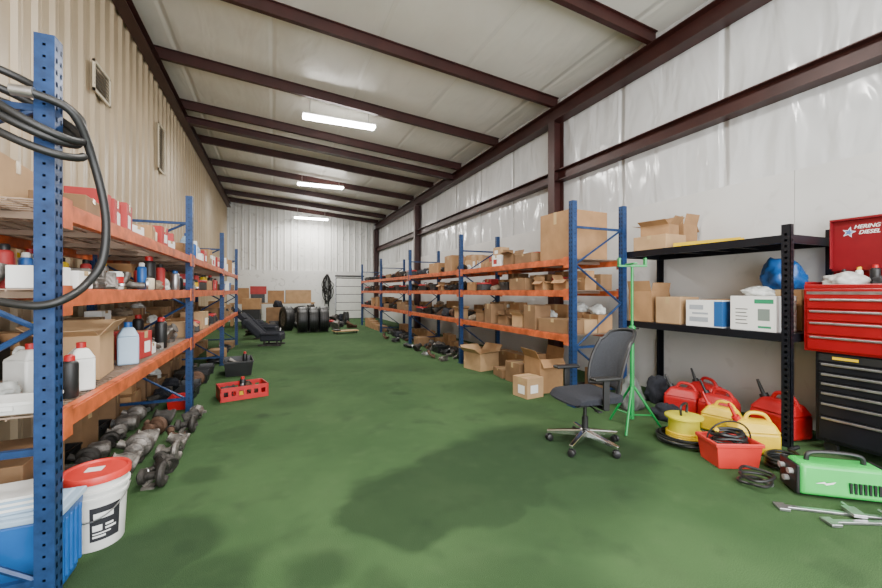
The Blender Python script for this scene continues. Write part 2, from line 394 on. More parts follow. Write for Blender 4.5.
# ---------------------------------------------------------------- templates
def box_tpl(key,w,d,h,m,lab,openf=False,labelcol=None,ang=(35,50,20,40)):
    b=B();kids=[]
    if not openf:
        b.box(-w/2,w/2,-d/2,d/2,0,h)
        body=b.obj('cardboard_box',m,link=False,bevel=.004)
        t=B();t.box(-w/2-.001,w/2+.001,-.025,.025,h,h+.002);t.box(-w/2-.002,-w/2-.0005,-.025,.025,h*.75,h+.002);t.box(w/2+.0005,w/2+.002,-.025,.025,h*.75,h+.002)
        kids.append(t.obj('tape',TAPE,link=False))
        if labelcol:
            for q in range(3):
                t=B()
                if q==0:t.box(-w/2-.002,-w/2-.0005,-d*.32,d*.12,h*.2,h*.62)
                elif q==1:t.box(w/2+.0005,w/2+.002,-d*.32,d*.12,h*.2,h*.62)
                else:t.box(-w*.3,w*.15,-d/2-.002,-d/2-.0005,h*.25,h*.65)
                kids.append(t.obj('shipping_label',labelcol,link=False))
    else:
        t=.006
        b.box(-w/2,w/2,-d/2,d/2,0,t);b.box(-w/2,-w/2+t,-d/2,d/2,t,h);b.box(w/2-t,w/2,-d/2,d/2,t,h);b.box(-w/2+t,w/2-t,-d/2,-d/2+t,t,h);b.box(-w/2+t,w/2-t,d/2-t,d/2,t,h)
        body=b.obj('cardboard_box',m,link=False)
        for sx,a in((-1,ang[0]),(1,ang[1])):
            f=B();L=w*.38;f.box(0,L,-d/2+.004,d/2-.004,-.002,.002)
            kids.append(f.obj('flap',m,link=False,loc=(sx*w/2,0,h),rot=(0,math.radians(-a) if sx>0 else math.radians(180+a),0)))
        for sy,a in((-1,ang[2]),(1,ang[3])):
            f=B();L=d*.32;f.box(-w/2+.004,w/2-.004,0,L,-.002,.002)
            kids.append(f.obj('flap',m,link=False,loc=(0,sy*d/2,h),rot=(math.radians(a if sy>0 else 180-a),0,0)))
    dd=(w+ (w*.5 if openf else 0),d+(d*.5 if openf else 0),h*(1.25 if openf else 1))
    tpl(key,body,kids,dd,lab,'box')
box_tpl('c1',.34,.42,.26,CARD,'taped brown cardboard box on steel shelf')
box_tpl('c2',.28,.30,.20,CARD2,'small light brown cardboard box with shipping label',labelcol=PAPER)
box_tpl('c3',.34,.50,.18,CARD3,'flat dark brown cardboard box')
box_tpl('c4',.26,.36,.30,CARD2,'upright tan cardboard box',labelcol=PAPER)
box_tpl('c5',.18,.24,.12,CARD,'small brown parts carton')
box_tpl('c6',.24,.28,.22,PAPER,'white product carton with red label',labelcol=REDC)
box_tpl('c7',.16,.20,.20,REDC,'red product carton with white label',labelcol=PAPER)
box_tpl('c8',.14,.18,.10,PAPER,'small white parts carton')
box_tpl('c9',.28,.26,.32,CARD3,'tall dark brown cardboard box')
box_tpl('o1',.24,.34,.24,CARD2,'open cardboard box with raised flaps',True)
box_tpl('o2',.22,.28,.16,CARD,'low open cardboard box with loose flaps',True,ang=(10,-40,60,-20))
box_tpl('o3',.22,.30,.20,CARD3,'dark open cardboard box with bent flaps',True,ang=(70,20,80,-30))
box_tpl('o4',.20,.26,.26,CARD,'tall open cardboard box with upright flaps',True,ang=(80,75,70,85))
def can(key,r,h,m,cap,lab,cat,name):
    b=B();b.lathe([(r*.9,0),(r,.008),(r,h*.78),(r*.9,h*.83),(r*.45,h*.88)],18)
    body=b.obj(name,m,smooth=True,link=False)
    c=B();c.lathe([(r*.62,h*.84),(r*.62,h*.97),(r*.45,h),(0,h)],14)
    tpl(key,body,[c.obj('cap',cap,smooth=True,link=False)],(2*r+.01,2*r+.01,h),lab,cat)
can('s1',.034,.23,BLUEP,WHITE,'blue spray can with white cap','spray can','spray_can')
can('s2',.034,.23,REDC,BLACK,'red spray can with black cap','spray can','spray_can')
can('s3',.034,.25,WHITE,YEL,'white spray can with yellow cap','spray can','spray_can')
can('s4',.045,.27,BLACK,REDP,'black oil bottle with red cap','bottle','oil_bottle')
can('s5',.040,.20,STEEL,BLUEP,'silver aerosol can with blue cap','spray can','spray_can')
can('s6',.05,.24,YEL,BLACK,'yellow fluid bottle with black cap','bottle','fluid_bottle')
can('s7',.045,.12,CREAM,BLACK,'short cream plastic jar with black cap','jar','plastic_jar')
can('s8',.04,.17,BLACK,STEEL,'short black can with silver cap','can','metal_can')
b=B();b.lathe([(.083,0),(.085,.004),(.085,.18),(.088,.185),(.088,.192),(.078,.19),(.078,.186),(0,.186)],24)
h=B();h.tube([(.09*math.cos(t),-.094*math.sin(t),.15-.07*math.sin(t)) for t in [i*math.pi/12 for i in range(13)]],.003,6)
lb=B();lb.lathe([(.0855,.03),(.0863,.03),(.0863,.15),(.0855,.15)],24,closed=True)
tpl('paint',b.obj('paint_can',STEEL,smooth=True,link=False),[h.obj('handle',STEEL,smooth=True,link=False),lb.obj('paper_label',WHITE,smooth=True,link=False)],(.19,.20,.19),'metal paint can with white paper label','paint can')
def jug(key,m,capm,lab,sc=1):
    b=B();b.box(-.06*sc,.06*sc,-.09*sc,.09*sc,0,.2*sc);b.add([(-.06*sc,-.09*sc,.2*sc),(.06*sc,-.09*sc,.2*sc),(.06*sc,.09*sc,.2*sc),(-.06*sc,.09*sc,.2*sc),(-.03*sc,-.07*sc,.26*sc),(.03*sc,-.07*sc,.26*sc),(.03*sc,.0,.26*sc),(-.03*sc,.0,.26*sc)],[(0,1,5,4),(1,2,6,5),(2,3,7,6),(3,0,4,7),(4,5,6,7)])
    body=b.obj('fluid_jug',m,bevel=.012,segs=3,smooth=True,link=False)
    h=B();h.tube(smooth_pts([(0,-.0*sc,.255*sc),(0,.05*sc,.265*sc),(0,.082*sc,.235*sc),(0,.08*sc,.19*sc)],6),.012*sc,8)
    c=B();c.cyl((0,-.035*sc,.26*sc),(0,-.035*sc,.295*sc),.024*sc)
    tpl(key,body,[h.obj('handle',m,smooth=True,link=False),c.obj('cap',capm,smooth=True,link=False)],(.13*sc,.19*sc,.3*sc),lab,'jug')
jug('j1',WHITE,REDP,'white plastic fluid jug with red cap')
jug('j2',LBLUE,BLUEP,'pale blue plastic fluid jug')
jug('j3',BLACK,YEL,'black motor oil jug with yellow cap')
def bin_(key,w,d,h,m,lab,name='storage_bin'):
    b=B();t=.006;k=.88
    def ring(s,z,o=0):
        return [(-w/2*s+o,-d/2*s+o,z),(w/2*s-o,-d/2*s+o,z),(w/2*s-o,d/2*s-o,z),(-w/2*s+o,d/2*s-o,z)]
    R=[ring(k,0),ring(1,h-.02),ring(1.05,h-.02),ring(1.05,h),ring(1,h,t),ring(k,t,t)]
    vs=sum(R,[]);fs=[(3,2,1,0)]
    for j in range(5):
        for i in range(4):fs.append((j*4+i,j*4+(i+1)%4,(j+1)*4+(i+1)%4,(j+1)*4+i))
    fs.append((20,21,22,23));b.add(vs,fs)
    body=b.obj(name,m,link=False);kids=[]
    for q in(-1,1):
        hh=B();hh.box(q*w/2*1.02-.008,q*w/2*1.02+.008,-.06,.06,h-.05,h-.025);kids.append(hh.obj('handle',m,link=False))
    tpl(key,body,kids,(w*1.08+.02,d*1.08,h),lab,'bin')
bin_('b1',.24,.34,.15,BLACK,'open black plastic bin on shelf')
bin_('b2',.20,.28,.13,REDP,'open red plastic parts bin')
bin_('b3',.20,.30,.16,BLUEP,'open blue plastic parts bin')
bin_('b4',.26,.38,.08,WHITE,'shallow white plastic tray')
def turbo(key,m1,m2,lab):
    b=B();pts=[]
    for i in range(22):
        t=i/21*5.6;r=.075;pts.append((r*math.cos(t),-.05,.105+r*math.sin(t)))
    b.tube(pts,.034,8);b.lathe([(.0,-.05),(.06,-.05),(.07,-.02),(.035,0),(.035,.07),(.065,.08),(.07,.12),(.03,.14),(0,.14)],16,(0,0,.105),'y')
    b.cyl((.07,-.05,.10),(.15,-.05,.14),.03,.038,12)
    body=b.obj('turbocharger',m1,smooth=True,link=False)
    c=B();c.cyl((0,.0,.10),(0,.09,.02),.02);c.box(-.05,.05,.0,.10,0,.02)
    tpl(key,body,[c.obj('flange',m2,link=False)],(.28,.26,.22),lab,'engine part')
turbo('t1',CAST,IRON,'cast metal turbocharger housing')
turbo('t2',IRON,CAST,'dark rusty turbocharger housing')
turbo('t3',RUST,IRON,'brown rusted turbocharger housing')
def alt(key,m,lab):
    b=B();b.lathe([(.03,-.10),(.07,-.095),(.085,-.06),(.085,.05),(.07,.09),(.03,.1)],18,(0,0,.09),'x')
    for i in range(8):
        t=i*math.pi/4;b.box(-.07,.06,-.006+.083*math.cos(t),.006+.083*math.cos(t),.09+.083*math.sin(t)-.006,.09+.083*math.sin(t)+.006)
    b.box(-.02,.02,-.12,.12,.07,.10)
    body=b.obj('alternator',m,smooth=True,link=False)
    p=B();p.lathe([(.0,.10),(.045,.10),(.045,.11),(.035,.118),(.045,.126),(.045,.136),(0,.136)],18,(0,0,.09),'x')
    tpl(key,body,[p.obj('pulley',STEEL,smooth=True,link=False)],(.25,.25,.18),lab,'engine part')
alt('a1',CAST,'silver alternator with pulley');alt('a2',IRON,'greasy dark starter motor')
b=B();b.lathe([(.05,0),(.13,0),(.13,.012),(.13,.03),(.09,.03),(.085,.06),(.03,.06),(.03,.03)],28)
ks=[]
for i in range(5):
    k=B();t=i*2*math.pi/5;k.cyl((.06*math.cos(t),.06*math.sin(t),.06),(.06*math.cos(t),.06*math.sin(t),.085),.006,n=8);ks.append(k.obj('wheel_stud',IRON,link=False))
tpl('r1',b.obj('brake_rotor',STEEL,smooth=True,link=False),ks,(.27,.27,.085),'steel brake rotor lying flat','brake rotor')
b=B();pts=[]
for i in range(161):
    t=i/160*2*math.pi*5;r=.11+.015*math.sin(t*1.7);pts.append((r*math.cos(t),r*math.sin(t),.016+.02*(t/(2*math.pi))+.004*math.sin(3*t)))
b.tube(pts,.0125,6);k=B();k.cyl(pts[-1],(pts[-1][0],pts[-1][1]+.05,pts[-1][2]),.016)
tpl('h1',b.obj('hose_coil',RUBBER,smooth=True,link=False),[k.obj('fitting',STEEL,smooth=True,link=False)],(.29,.29,.13),'coiled black rubber hose','hose')
for key,m1,m2,lab in (('f1',WHITE,REDP,'white oil filter with red band'),('f2',IRON,YEL,'black oil filter with yellow band')):
    b=B();b.lathe([(.05,0),(.055,.01),(.055,.12),(.045,.14),(.02,.14),(0,.14)],20);k=B();k.lathe([(.0555,.03),(.0563,.03),(.0563,.1),(.0555,.1)],20,closed=True)
    tpl(key,b.obj('oil_filter',m1,smooth=True,link=False),[k.obj('paper_label',m2,smooth=True,link=False)],(.12,.12,.14),lab,'oil filter')
b=B();b.tube(smooth_pts([(-.12,-.12,.05),(-.08,.0,.06),(.0,.05,.09),(.08,.04,.07),(.12,.12,.05)],6),.045,12)
k=B();k.lathe([(.048,-.02),(.053,-.02),(.053,.02),(.048,.02)],16,(-.115,-.10,.052),'y',closed=True)
tpl('d1',b.obj('intake_duct',BLACK,smooth=True,link=False),[k.obj('hose_clamp',STEEL,smooth=True,link=False)],(.30,.32,.16),'black plastic intake duct','engine part')
b=B();b.box(-.10,.10,-.19,.19,0,.12);k=B();k.box(-.105,.105,-.195,.195,.121,.155);k2=B();k2.tube(smooth_pts([(0,-.07,.155),(0,-.06,.195),(0,.06,.195),(0,.07,.155)],4),.009,6)
tpl('tb',b.obj('hand_toolbox',BLACK,bevel=.01,link=False),[k.obj('lid',REDP,bevel=.01,link=False),k2.obj('handle',BLACK,smooth=True,link=False)],(.22,.40,.2),'black hand toolbox with red lid','toolbox')
b=B();b.tube(smooth_pts([(-.08,0,.03),(.0,.0,.035),(.05,.03,.06),(.06,.05,.13)],6),.026,12);k=B();k.lathe([(.0,-.10),(.042,-.10),(.042,-.085),(.0,-.085)],16,(0,0,.042),'x')
tpl('e1',b.obj('pipe_elbow',CAST,smooth=True,link=False),[k.obj('flange',STEEL,smooth=True,link=False)],(.2,.14,.15),'bent metal pipe elbow with flange','engine part')
def blobmesh(name,m,dims,seed,lump=.35):
    bm=bmesh.new();bmesh.ops.create_icosphere(bm,subdivisions=4,radius=1)
    for v in bm.verts:
        n=noise.noise(v.co*1.7+Vector((seed,0,0)))*lump+noise.noise(v.co*5+Vector((0,seed,0)))*.14+noise.noise(v.co*11+Vector((0,0,seed)))*.05
        c=v.co*(1+n);z=max(c.z,-.55)
        v.co=Vector((c.x*dims[0]/2.2,c.y*dims[1]/2.2,(z+.55)*dims[2]/1.6))
    me=bpy.data.meshes.new(name);bm.to_mesh(me);bm.free();me.materials.append(m)
    me.polygons.foreach_set('use_smooth',[True]*len(me.polygons))
    return bpy.data.objects.new(name,me)
def blobtpl(key,m,dims,seed,lab,name):
    o=blobmesh(name,m,dims,seed)
    k=B();k.tube([(.012*math.cos(t),.012*math.sin(t),dims[2]*.95) for t in [i*math.pi/6 for i in range(12)]],.006,6,closed=True)
    tpl(key,o,[k.obj('tie',m,link=False)],(dims[0],dims[1],dims[2]),lab,'bag')
blobtpl('g1',CLEAR,(.20,.26,.13),3,'clear plastic bag of small parts','parts_bag')
blobtpl('g2',FABRIC,(.24,.32,.18),9,'crumpled black cloth bag','cloth_bag')
blobtpl('g3',mat('brown_rag',(.22,.17,.12),.95,0,.3,20),(.22,.26,.10),15,'crumpled brown shop rag','shop_rag')
blobtpl('g4',BLUEP,(.20,.24,.12),18,'crumpled blue plastic bag','plastic_bag')
def manifold(key,m,lab):
    b=B();b.box(-.13,.13,-.015,.0,.0,.07)
    for i in range(3):
        x=-.09+.09*i;b.tube(smooth_pts([(x,-.01,.035),(x*.8,.05,.05),(x*.4,.10,.085),(0.02,.12,.115)],5),.024,10)
    b.cyl((.0,.12,.11),(.06,.13,.14),.035,.04,14)
    body=b.obj('exhaust_manifold',m,smooth=True,link=False)
    k=B();k.cyl((.06,.13,.14),(.075,.132,.147),.05,n=14);tpl(key,body,[k.obj('flange',IRON,link=False)],(.27,.20,.19),lab,'engine part')
manifold('m1',CAST,'silver cast exhaust manifold');manifold('m2',RUST,'rusty cast exhaust manifold')
def gearcase(key,m,lab):
    b=B();b.T=Matrix.Translation((0,0,.045))@Matrix.Rotation(1.1,4,'Y')@Matrix.Translation((-.06,0,-.08))
    b.lathe([(.10,0),(.105,.01),(.10,.03),(.085,.05),(.07,.11),(.05,.14),(.045,.17),(.055,.175),(.055,.185),(.0,.185)],12,(0,0,.02))
    for i in range(5):
        t=i*1.26+.3;b.box(.07*math.cos(t)-.012,.07*math.cos(t)+.012,.07*math.sin(t)-.012,.07*math.sin(t)+.012,.03,.12)
    b.T=Matrix.Identity(4);b.cyl((.0,.03,.08),(.02,.12,.06),.03,n=12);b.box(-.06,.06,-.06,.06,0,.03)
    body=b.obj('gear_housing',m,smooth=True,link=False)
    k=B();k.cyl((.02,.12,.06),(.022,.135,.057),.038,n=12);tpl(key,body,[k.obj('flange',STEEL,link=False)],(.28,.26,.20),lab,'engine part')
gearcase('k1',CAST,'silver cast gear housing');gearcase('k2',IRON,'dark greasy gear housing')
def caliper(key,m,lab):
    b=B();b.box(-.09,.09,-.05,.03,.0,.07);b.box(-.08,.08,-.07,-.045,.01,.12);b.cyl((-.04,-.02,.05),(-.04,.08,.05),.035,n=14);b.cyl((.04,-.02,.05),(.04,.08,.05),.035,n=14);b.box(-.13,.13,.0,.02,.02,.045)
    body=b.obj('brake_caliper',m,bevel=.008,link=False)
    k=B();k.cyl((.11,-.04,.033),(.11,.06,.033),.009,n=8);tpl(key,body,[k.obj('bolt',STEEL,link=False)],(.27,.16,.12),lab,'engine part')
caliper('q1',CAST,'grey cast metal brake caliper');caliper('q2',RUST,'rusty cast metal brake caliper')
def blob(name,m,dims,loc,seed,lab,cat,rz=0):
    o=blobmesh(name,m,dims,seed);o.location=loc;o.rotation_euler=(0,0,rz);COL.objects.link(o)
    k=B();k.tube([(.012*math.cos(t),.012*math.sin(t),dims[2]*.95) for t in [i*math.pi/6 for i in range(12)]],.006,6,closed=True);k.obj('tie',m,parent=o)
    return tag(o,lab,cat)
def tire(key,R,W,lab):
    pr=[(R*.60,-W*.42),(R*.66,-W*.5),(R*.85,-W*.52),(R*.96,-W*.45),(R,-W*.36),(R,-W*.12),(R*.98,-W*.11),(R*.98,-W*.07),(R,-W*.06),(R,W*.06),(R*.98,W*.07),(R*.98,W*.11),(R,W*.12),(R,W*.36),(R*.96,W*.45),(R*.85,W*.52),(R*.66,W*.5),(R*.60,W*.42),(R*.62,0)]
    b=B();b.lathe(pr,36,(0,0,R),'x',closed=True)
    for i in range(36):
        t=2*math.pi*i/36
        b.T=Matrix.Translation((0,0,R))@Matrix.Rotation(t,4,'X')
        for sx in(-1,1): b.box(sx*W*.36-.03,sx*W*.36+.03,-.012,.012,R-.01,R+.006)
    b.T=Matrix.Identity(4)
    body=b.obj('tire',RUBBER,smooth=True,link=False)
    r=B();r.lathe([(R*.59,-W*.40),(R*.61,-W*.43),(R*.55,-W*.38),(R*.5,0),(R*.5,W*.3),(R*.57,W*.4),(R*.59,W*.38)],30,(0,0,R),'x')
    tpl(key,body,[r.obj('rim',CAST,smooth=True,link=False)],(W*1.06,2*R,2*R),lab,'tire')
tire('tire',.42,.31,'large black tire standing upright on carpet')
tire('tire2',.26,.18,'small black tire standing near end wall door')
# ---------------------------------------------------------------- shelf filling
GR={'L':'items on the rack beside the ribbed wall','R':'items on the rack beside the white wall'}
ROWS={'L':{'front':(.0,.31),'mid':(.32,.24),'back':(.57,.25)},'R':{'front':(.0,.29),'mid':(.30,.22),'back':(.53,.24)}}
BOXK=('c1','c2','c3','c4','c6','c5','c9')
def fill(side,level,y0,y1,kinds,row='front',seed=0,gap=(.005,.04),maxh=.36,zz=None,stack=0,gr=None):
    rnd=random.Random(seed);z=(LV[level] if zz is None else zz)+.0015
    o0,wmax=ROWS[side][row]
    y=y0
    while True:
        k=rnd.choice(kinds)
        root,(w,d,h),lab=TPL[k]
        ang=rnd.uniform(-.16,.16)+(rnd.uniform(-.4,.4) if k[0] in 'taedgmkq' else 0)
        rz=rnd.choice([0,math.pi])+ang
        sx=rnd.uniform(.75,1.1);sy=rnd.uniform(.65,1.15);sz=rnd.uniform(.65,1.3)
        if k not in BOXK: sx=sy=sz=rnd.uniform(.88,1.1)
        a=abs(math.sin(ang))
        fx=w*sx+a*d*sy
        if fx>wmax: q=wmax/fx;sx*=q;sy*=q if k not in BOXK else 1;
        if k not in BOXK: sz*=min(1,wmax/max(fx,wmax))
        if h*sz>maxh:
            if k in BOXK: sz=maxh/h
            else: q=maxh/(h*sz);sx*=q;sy*=q;sz*=q
        fx=w*sx+a*d*sy;fy=d*sy+a*w*sx
        if y+fy>y1:break
        off=rnd.uniform(0,max(0.0,min(.08,wmax-fx)))+o0
        x=(XFL-.035-off-fx/2) if side=='L' else (XFR+.035+off+fx/2)
        clone(root,(x,y+fy/2,z),rz,(sx,sy,sz),group=gr or GR[side])
        if stack and k in BOXK and rnd.random()<stack and h*sz<.26:
            k2=rnd.choice(['c5','c8','c2','g3','c5','g1']);r2,(w2,d2,h2),_=TPL[k2]
            q=min(1,.9*w*sx/w2,.9*d*sy/d2)
            if h*sz+h2*q<maxh+.12 or level==0: clone(r2,(x,y+fy/2,z+h*sz+.003),rz+rnd.uniform(-.1,.1),q,group=gr or GR[side])
        y+=fy+rnd.uniform(*gap)
SM=['s1','s2','s3','s4','s5','s6','s7','s8','f1','f2','c8','e1','g1','c5','a1','s2','s4','s8','q1','c7','e1','g3']
H1=.29
def Lr(level,y0,y1,F,M_,K_,seed,**kw):
    if F:fill('L',level,y0,y1,F,'front',seed,**kw)
    if M_:fill('L',level,y0,y1,M_,'mid',seed+300,**kw)
    if K_:fill('L',level,y0,y1,K_,'back',seed+600,**kw)
A0,A1=2.32,5.16;B0,B1=5.34,8.2;C0,C1=8.4,11.25
fill('L',0,2.92,A1,['c7','c7','c5','g3','c7','c8','s7'],seed=1,maxh=.26,gap=(0,.01))
fill('L',0,2.95,A1,['c5','g3','c7','c7'],'mid',seed=2,maxh=.26,gap=(0,.01))
fill('L',0,2.95,A1,['c2','c4','c5','c1'],'back',seed=3,stack=.6)
Lr(0,B0,B1,['c7','c6','s1','c5','j2','paint','c8','c7'],['c5','c6','c2'],['c4','c1'],4,stack=.6)
Lr(0,C0,C1,['c1','c6','c7','c2'],None,['c4','c1'],5,stack=.6)
fill('L',1,A0,3.1,['e1','s7','a1','c8','f1','s8','q1'],seed=61,maxh=.22,gap=(.0,.01))
fill('L',1,3.12,A1,SM,seed=62,maxh=H1,gap=(.0,.006))
fill('L',1,A0,A1,SM+['j1'],'mid',seed=63,maxh=H1,gap=(.0,.006))
fill('L',1,A0,A1,['s1','s3','c5','c2','j1','b1','c7','s4','s2'],'back',seed=7,maxh=H1,gap=(0,.01))
Lr(1,B0,B1,SM+['tb','b2','c7'],SM+['j3'],['c1','c2','c4'],8,maxh=H1,gap=(0,.01))
Lr(1,C0,C1,['c6','b3','t2','c3','c2'],['t3','a2'],['c1'],9,maxh=H1)
fill('L',2,3.76,A1,['q1','k2','f1','k1','s8','tb','m1','s4','c8','c7','b1'],seed=10,gap=(.0,.005),maxh=.3)
fill('L',2,3.5,A1,['m1','f2','c5','k2','s4','c7'],'mid',seed=110,gap=(.0,.01),maxh=.34)
fill('L',2,A0,A1,['c4','b1','c3','j3','c2','c9'],'back',seed=11,stack=.7,maxh=.46)
Lr(2,B0,B1,['k2','b1','h1','o2','m2','tb','g2','c2'],['k1','q2','c5','m1'],['c1','c4','c2','c9'],12,stack=.7,maxh=.46,gap=(0,.01))
Lr(2,C0,C1,['c1','t2','c3','o1','g2'],['a2','t3'],['c1'],13,stack=.5,maxh=.4)
FZ=.001
fill('L',0,3.2,A1,['t2','k2','t1','a1','m1','t3','k1','a2'],seed=14,zz=FZ,gap=(0,.003))
fill('L',0,3.25,A1,['k2','t2','a1','t1'],'mid',seed=15,zz=FZ,gap=(0,.01))
fill('L',0,3.4,A1,['c1','b1','k2','c9'],'back',seed=115,zz=FZ,gap=(0,.02),stack=.7)
Lr(0,B0,B1,['b1','h1','k2','c3','m2','b2','t3','tb'],['k2','q1','g2'],['c1','c3','c9'],16,zz=FZ,stack=.6)
Lr(0,C0,C1,['c1','t2','c3','g2','h1'],None,['c1'],17,zz=FZ)
for i,(x,y,rz,k) in enumerate([(-.765,3.33,1.5,'t2'),(-.77,3.56,2.2,'k2'),(-.765,3.79,1.4,'t1'),(-.77,4.02,3.1,'k1'),(-.765,4.25,1.7,'m2'),(-.77,4.48,1.6,'t2'),(-.77,4.71,.2,'k2'),(-.77,4.94,1.5,'a1')]):
    clone(TPL[k][0],(x,y,FZ),rz,.78,label='greasy cast engine part on carpet beside the rack',group='engine parts on the floor')
def Rr(level,y0,y1,F,M_,K_,seed,**kw):
    if F:fill('R',level,y0,y1,F,'front',seed,**kw)
    if M_:fill('R',level,y0,y1,M_,'mid',seed+300,**kw)
    if K_:fill('R',level,y0,y1,K_,'back',seed+600,**kw)
R1=(3.82,6.66);R2=(6.84,9.7);R3=(9.9,12.75);R4=(12.95,15.8)
DK=['d1','k2','h1','m2','t3','g2','tb','b1']
Rr(0,4.5,R1[1],['c2','o4','c3','o2','c5','o3','g1','c9','c6'],['c5','c8','c7'],['c1','c9','c3'],20,stack=.5)
Rr(0,*R2,['c1','o3','d1','c6','h1','c3','g2','o4'],['t2','c5','c8'],['c1','c4'],22,stack=.5)
Rr(0,*R3,DK+['c3'],['t2','a2','d1'],['c3','d1'],24)
Rr(0,*R4,DK,['t2','a2'],['c3','d1'],25)
Rr(1,*R1,['c3','c5','c6','o2','b4','g3','tb','c8','o2','b1'],['c5','c8','g3','c7'],['c1','c3','c9'],26,maxh=H1,stack=.3,gap=(.0,.10))
Rr(1,*R2,DK+['c3','c5','o2'],['a2','t2','c5'],['c1','c3'],28,maxh=H1)
Rr(1,*R3,DK,['t2','a2'],['d1','c3'],29,maxh=H1)
Rr(1,*R4,DK,['t2','a2'],['d1','c3'],30,maxh=H1)
Rr(2,*R1,['o1','c1','c3','g3','o2','o3','c6','o4','c9'],['c5','c2'],['c1','c9'],33,stack=.5,maxh=.42,gap=(.0,.06))
Rr(2,*R2,DK+['o1','c3'],['t2','a2','c5'],['c1','c3'],34,stack=.3,maxh=.4)
Rr(2,*R3,DK+['c3'],['t2','a2'],['c1','d1'],35,maxh=.4)
Rr(2,*R4,DK+['c1'],['t2'],['c1'],36,maxh=.4)
fill('R',0,3.85,R1[1],['c1','c9','k2'],'back',seed=41,zz=FZ,stack=.6)
fill('R',0,5.25,5.75,['c3','k2'],'front',seed=42,zz=FZ)
Rr(0,*R2,['m2','k2','r1','h1','m1','b1','c3','q2','d1'],['t2','a2','t1'],['c1'],37,zz=FZ)
Rr(0,*R3,['k2','h1','m2','g2','b1','d1'],['t2'],['c1'],38,zz=FZ)
Rr(0,*R4,['c3','c1','g2'],['t2'],None,39,zz=FZ)
for i,(x,y,rz,k) in enumerate([(3.08,7.1,.5,'q1'),(3.05,7.5,1.2,'m2'),(3.05,7.95,2.1,'r1'),(3.05,8.5,.3,'k2'),(3.02,9.1,1.3,'d1'),(3.02,10.2,.3,'h1'),(3.0,11.0,.9,'m2')]):
    clone(TPL[k][0],(x,y,FZ),rz,.9,label='loose engine part on carpet in front of rack',group='engine parts on the floor')
def pbox(w,d,h,m,loc,rz,lab,openf=False,lc=None,rot=None,ang=(35,50,20,40)):
    k='sp%d'%len(TPL);box_tpl(k,w,d,h,m,lab,openf,lc,ang);return clone(TPL[k][0],loc,rz,rot=rot)
pbox(.62,.58,.62,CARD,(3.68,4.13,LV[0]+.0015),.05,'large brown cardboard box standing above blue upright')
pbox(.30,.36,.30,CARD3,(3.46,5.03,FZ),.05,'brown cardboard box on green carpet under rack')
pbox(.36,.42,.46,CARD,(3.48,4.50,FZ),-.1,'tall open cardboard box under the rack',True,ang=(60,80,-50,-70))
pbox(.28,.28,.26,CARD2,(3.08,4.30,FZ),.12,'small cardboard box on carpet in front of rack',False,PAPER)
pbox(.42,.46,.30,CARD2,(3.40,6.15,FZ),.2,'open cardboard box on carpet under rack',True)
pbox(.45,.50,.50,CARD3,(-1.40,2.88,FZ),.05,'large cardboard box under the rack')
pbox(.28,.34,.27,CARD2,(-1.13,3.16,LV[2]+.0015),.1,'open cardboard box on low orange shelf',True)
pbox(.42,.36,.24,CARD2,(-1.38,2.60,LV[0]+.0015),.1,'tan cardboard box above near upright')
pbox(.22,.26,.10,CARD3,(-1.02,2.72,LV[0]+.0015),.1,'dark flat carton on top orange shelf')
clone(TPL['j1'][0],(-.98,2.76,LV[2]+.0015),.5,.88,label='white jug on the low orange shelf',group=GR['L'])
clone(TPL['j1'][0],(-1.22,2.80,LV[2]+.0015),1.0,.88,label='white jug on the low orange shelf',group=GR['L'])
clone(TPL['s4'][0],(-.95,2.56,LV[2]+.0015),0,.8,group=GR['L']);clone(TPL['g1'][0],(-1.22,2.60,LV[2]+.0015),0,.7,group=GR['L'])
clone(TPL['j2'][0],(-1.00,3.60,LV[2]+.0015),.3,1.05,label='pale blue jug on the low orange shelf',group=GR['L'])
clone(TPL['b4'][0],(-1.08,2.38,LV[2]+.0015),1.57,.7,label='shallow white tray of small parts',group=GR['L'])
bin_('tub',.42,.62,.24,BLACK,'black plastic tub on carpet beside rack')
clone(TPL['tub'][0],(-.55,7.4,FZ),.1)
for i,(k,dx,dy) in enumerate([('k2',-.02,-.15),('h1',.0,.14),('s4',.10,-.0),('m1',-.06,.0)]):
    clone(TPL[k][0],(-.55+dx,7.4+dy,.02+.12*(i>1)),i,.8,label='greasy part heaped in the black tub')
RC=(-.38,5.75)
e=empty('red_crate',(RC[0],RC[1],0),(0,0,.25))
b=B();t=.012;w,d,h=.56,.36,.17
b.box(-w/2,w/2,-d/2,d/2,0.001,t)
for q in(-1,1):
    b.box(-w/2,w/2,q*(d/2-t/2)-t/2,q*(d/2-t/2)+t/2,t,.06);b.box(-w/2,w/2,q*(d/2-t/2)-t/2,q*(d/2-t/2)+t/2,h-.05,h)
    b.box(q*(w/2-t/2)-t/2,q*(w/2-t/2)+t/2,-d/2,d/2,t,h)
    for i in range(7):
        x=-w/2+.02+i*(w-.04)/6;b.box(x-.018,x+.018,q*(d/2-t/2)-t/2,q*(d/2-t/2)+t/2,.06,h-.05)
b.obj('body',REDP,parent=e);tag(e,'red plastic slatted crate on green carpet','crate')
for i,(k,dx,dy,s_) in enumerate([('k2',-.15,0,.8),('m2',.15,.0,.85),('s4',0,.08,.85),('s8',0,-.02,.9),('f2',-.0,-.10,.9)]):
    clone(TPL[k][0],(RC[0]+dx,RC[1]+dy+dx*.25,.014),i*1.3,s_,label='greasy part lying in the red crate')
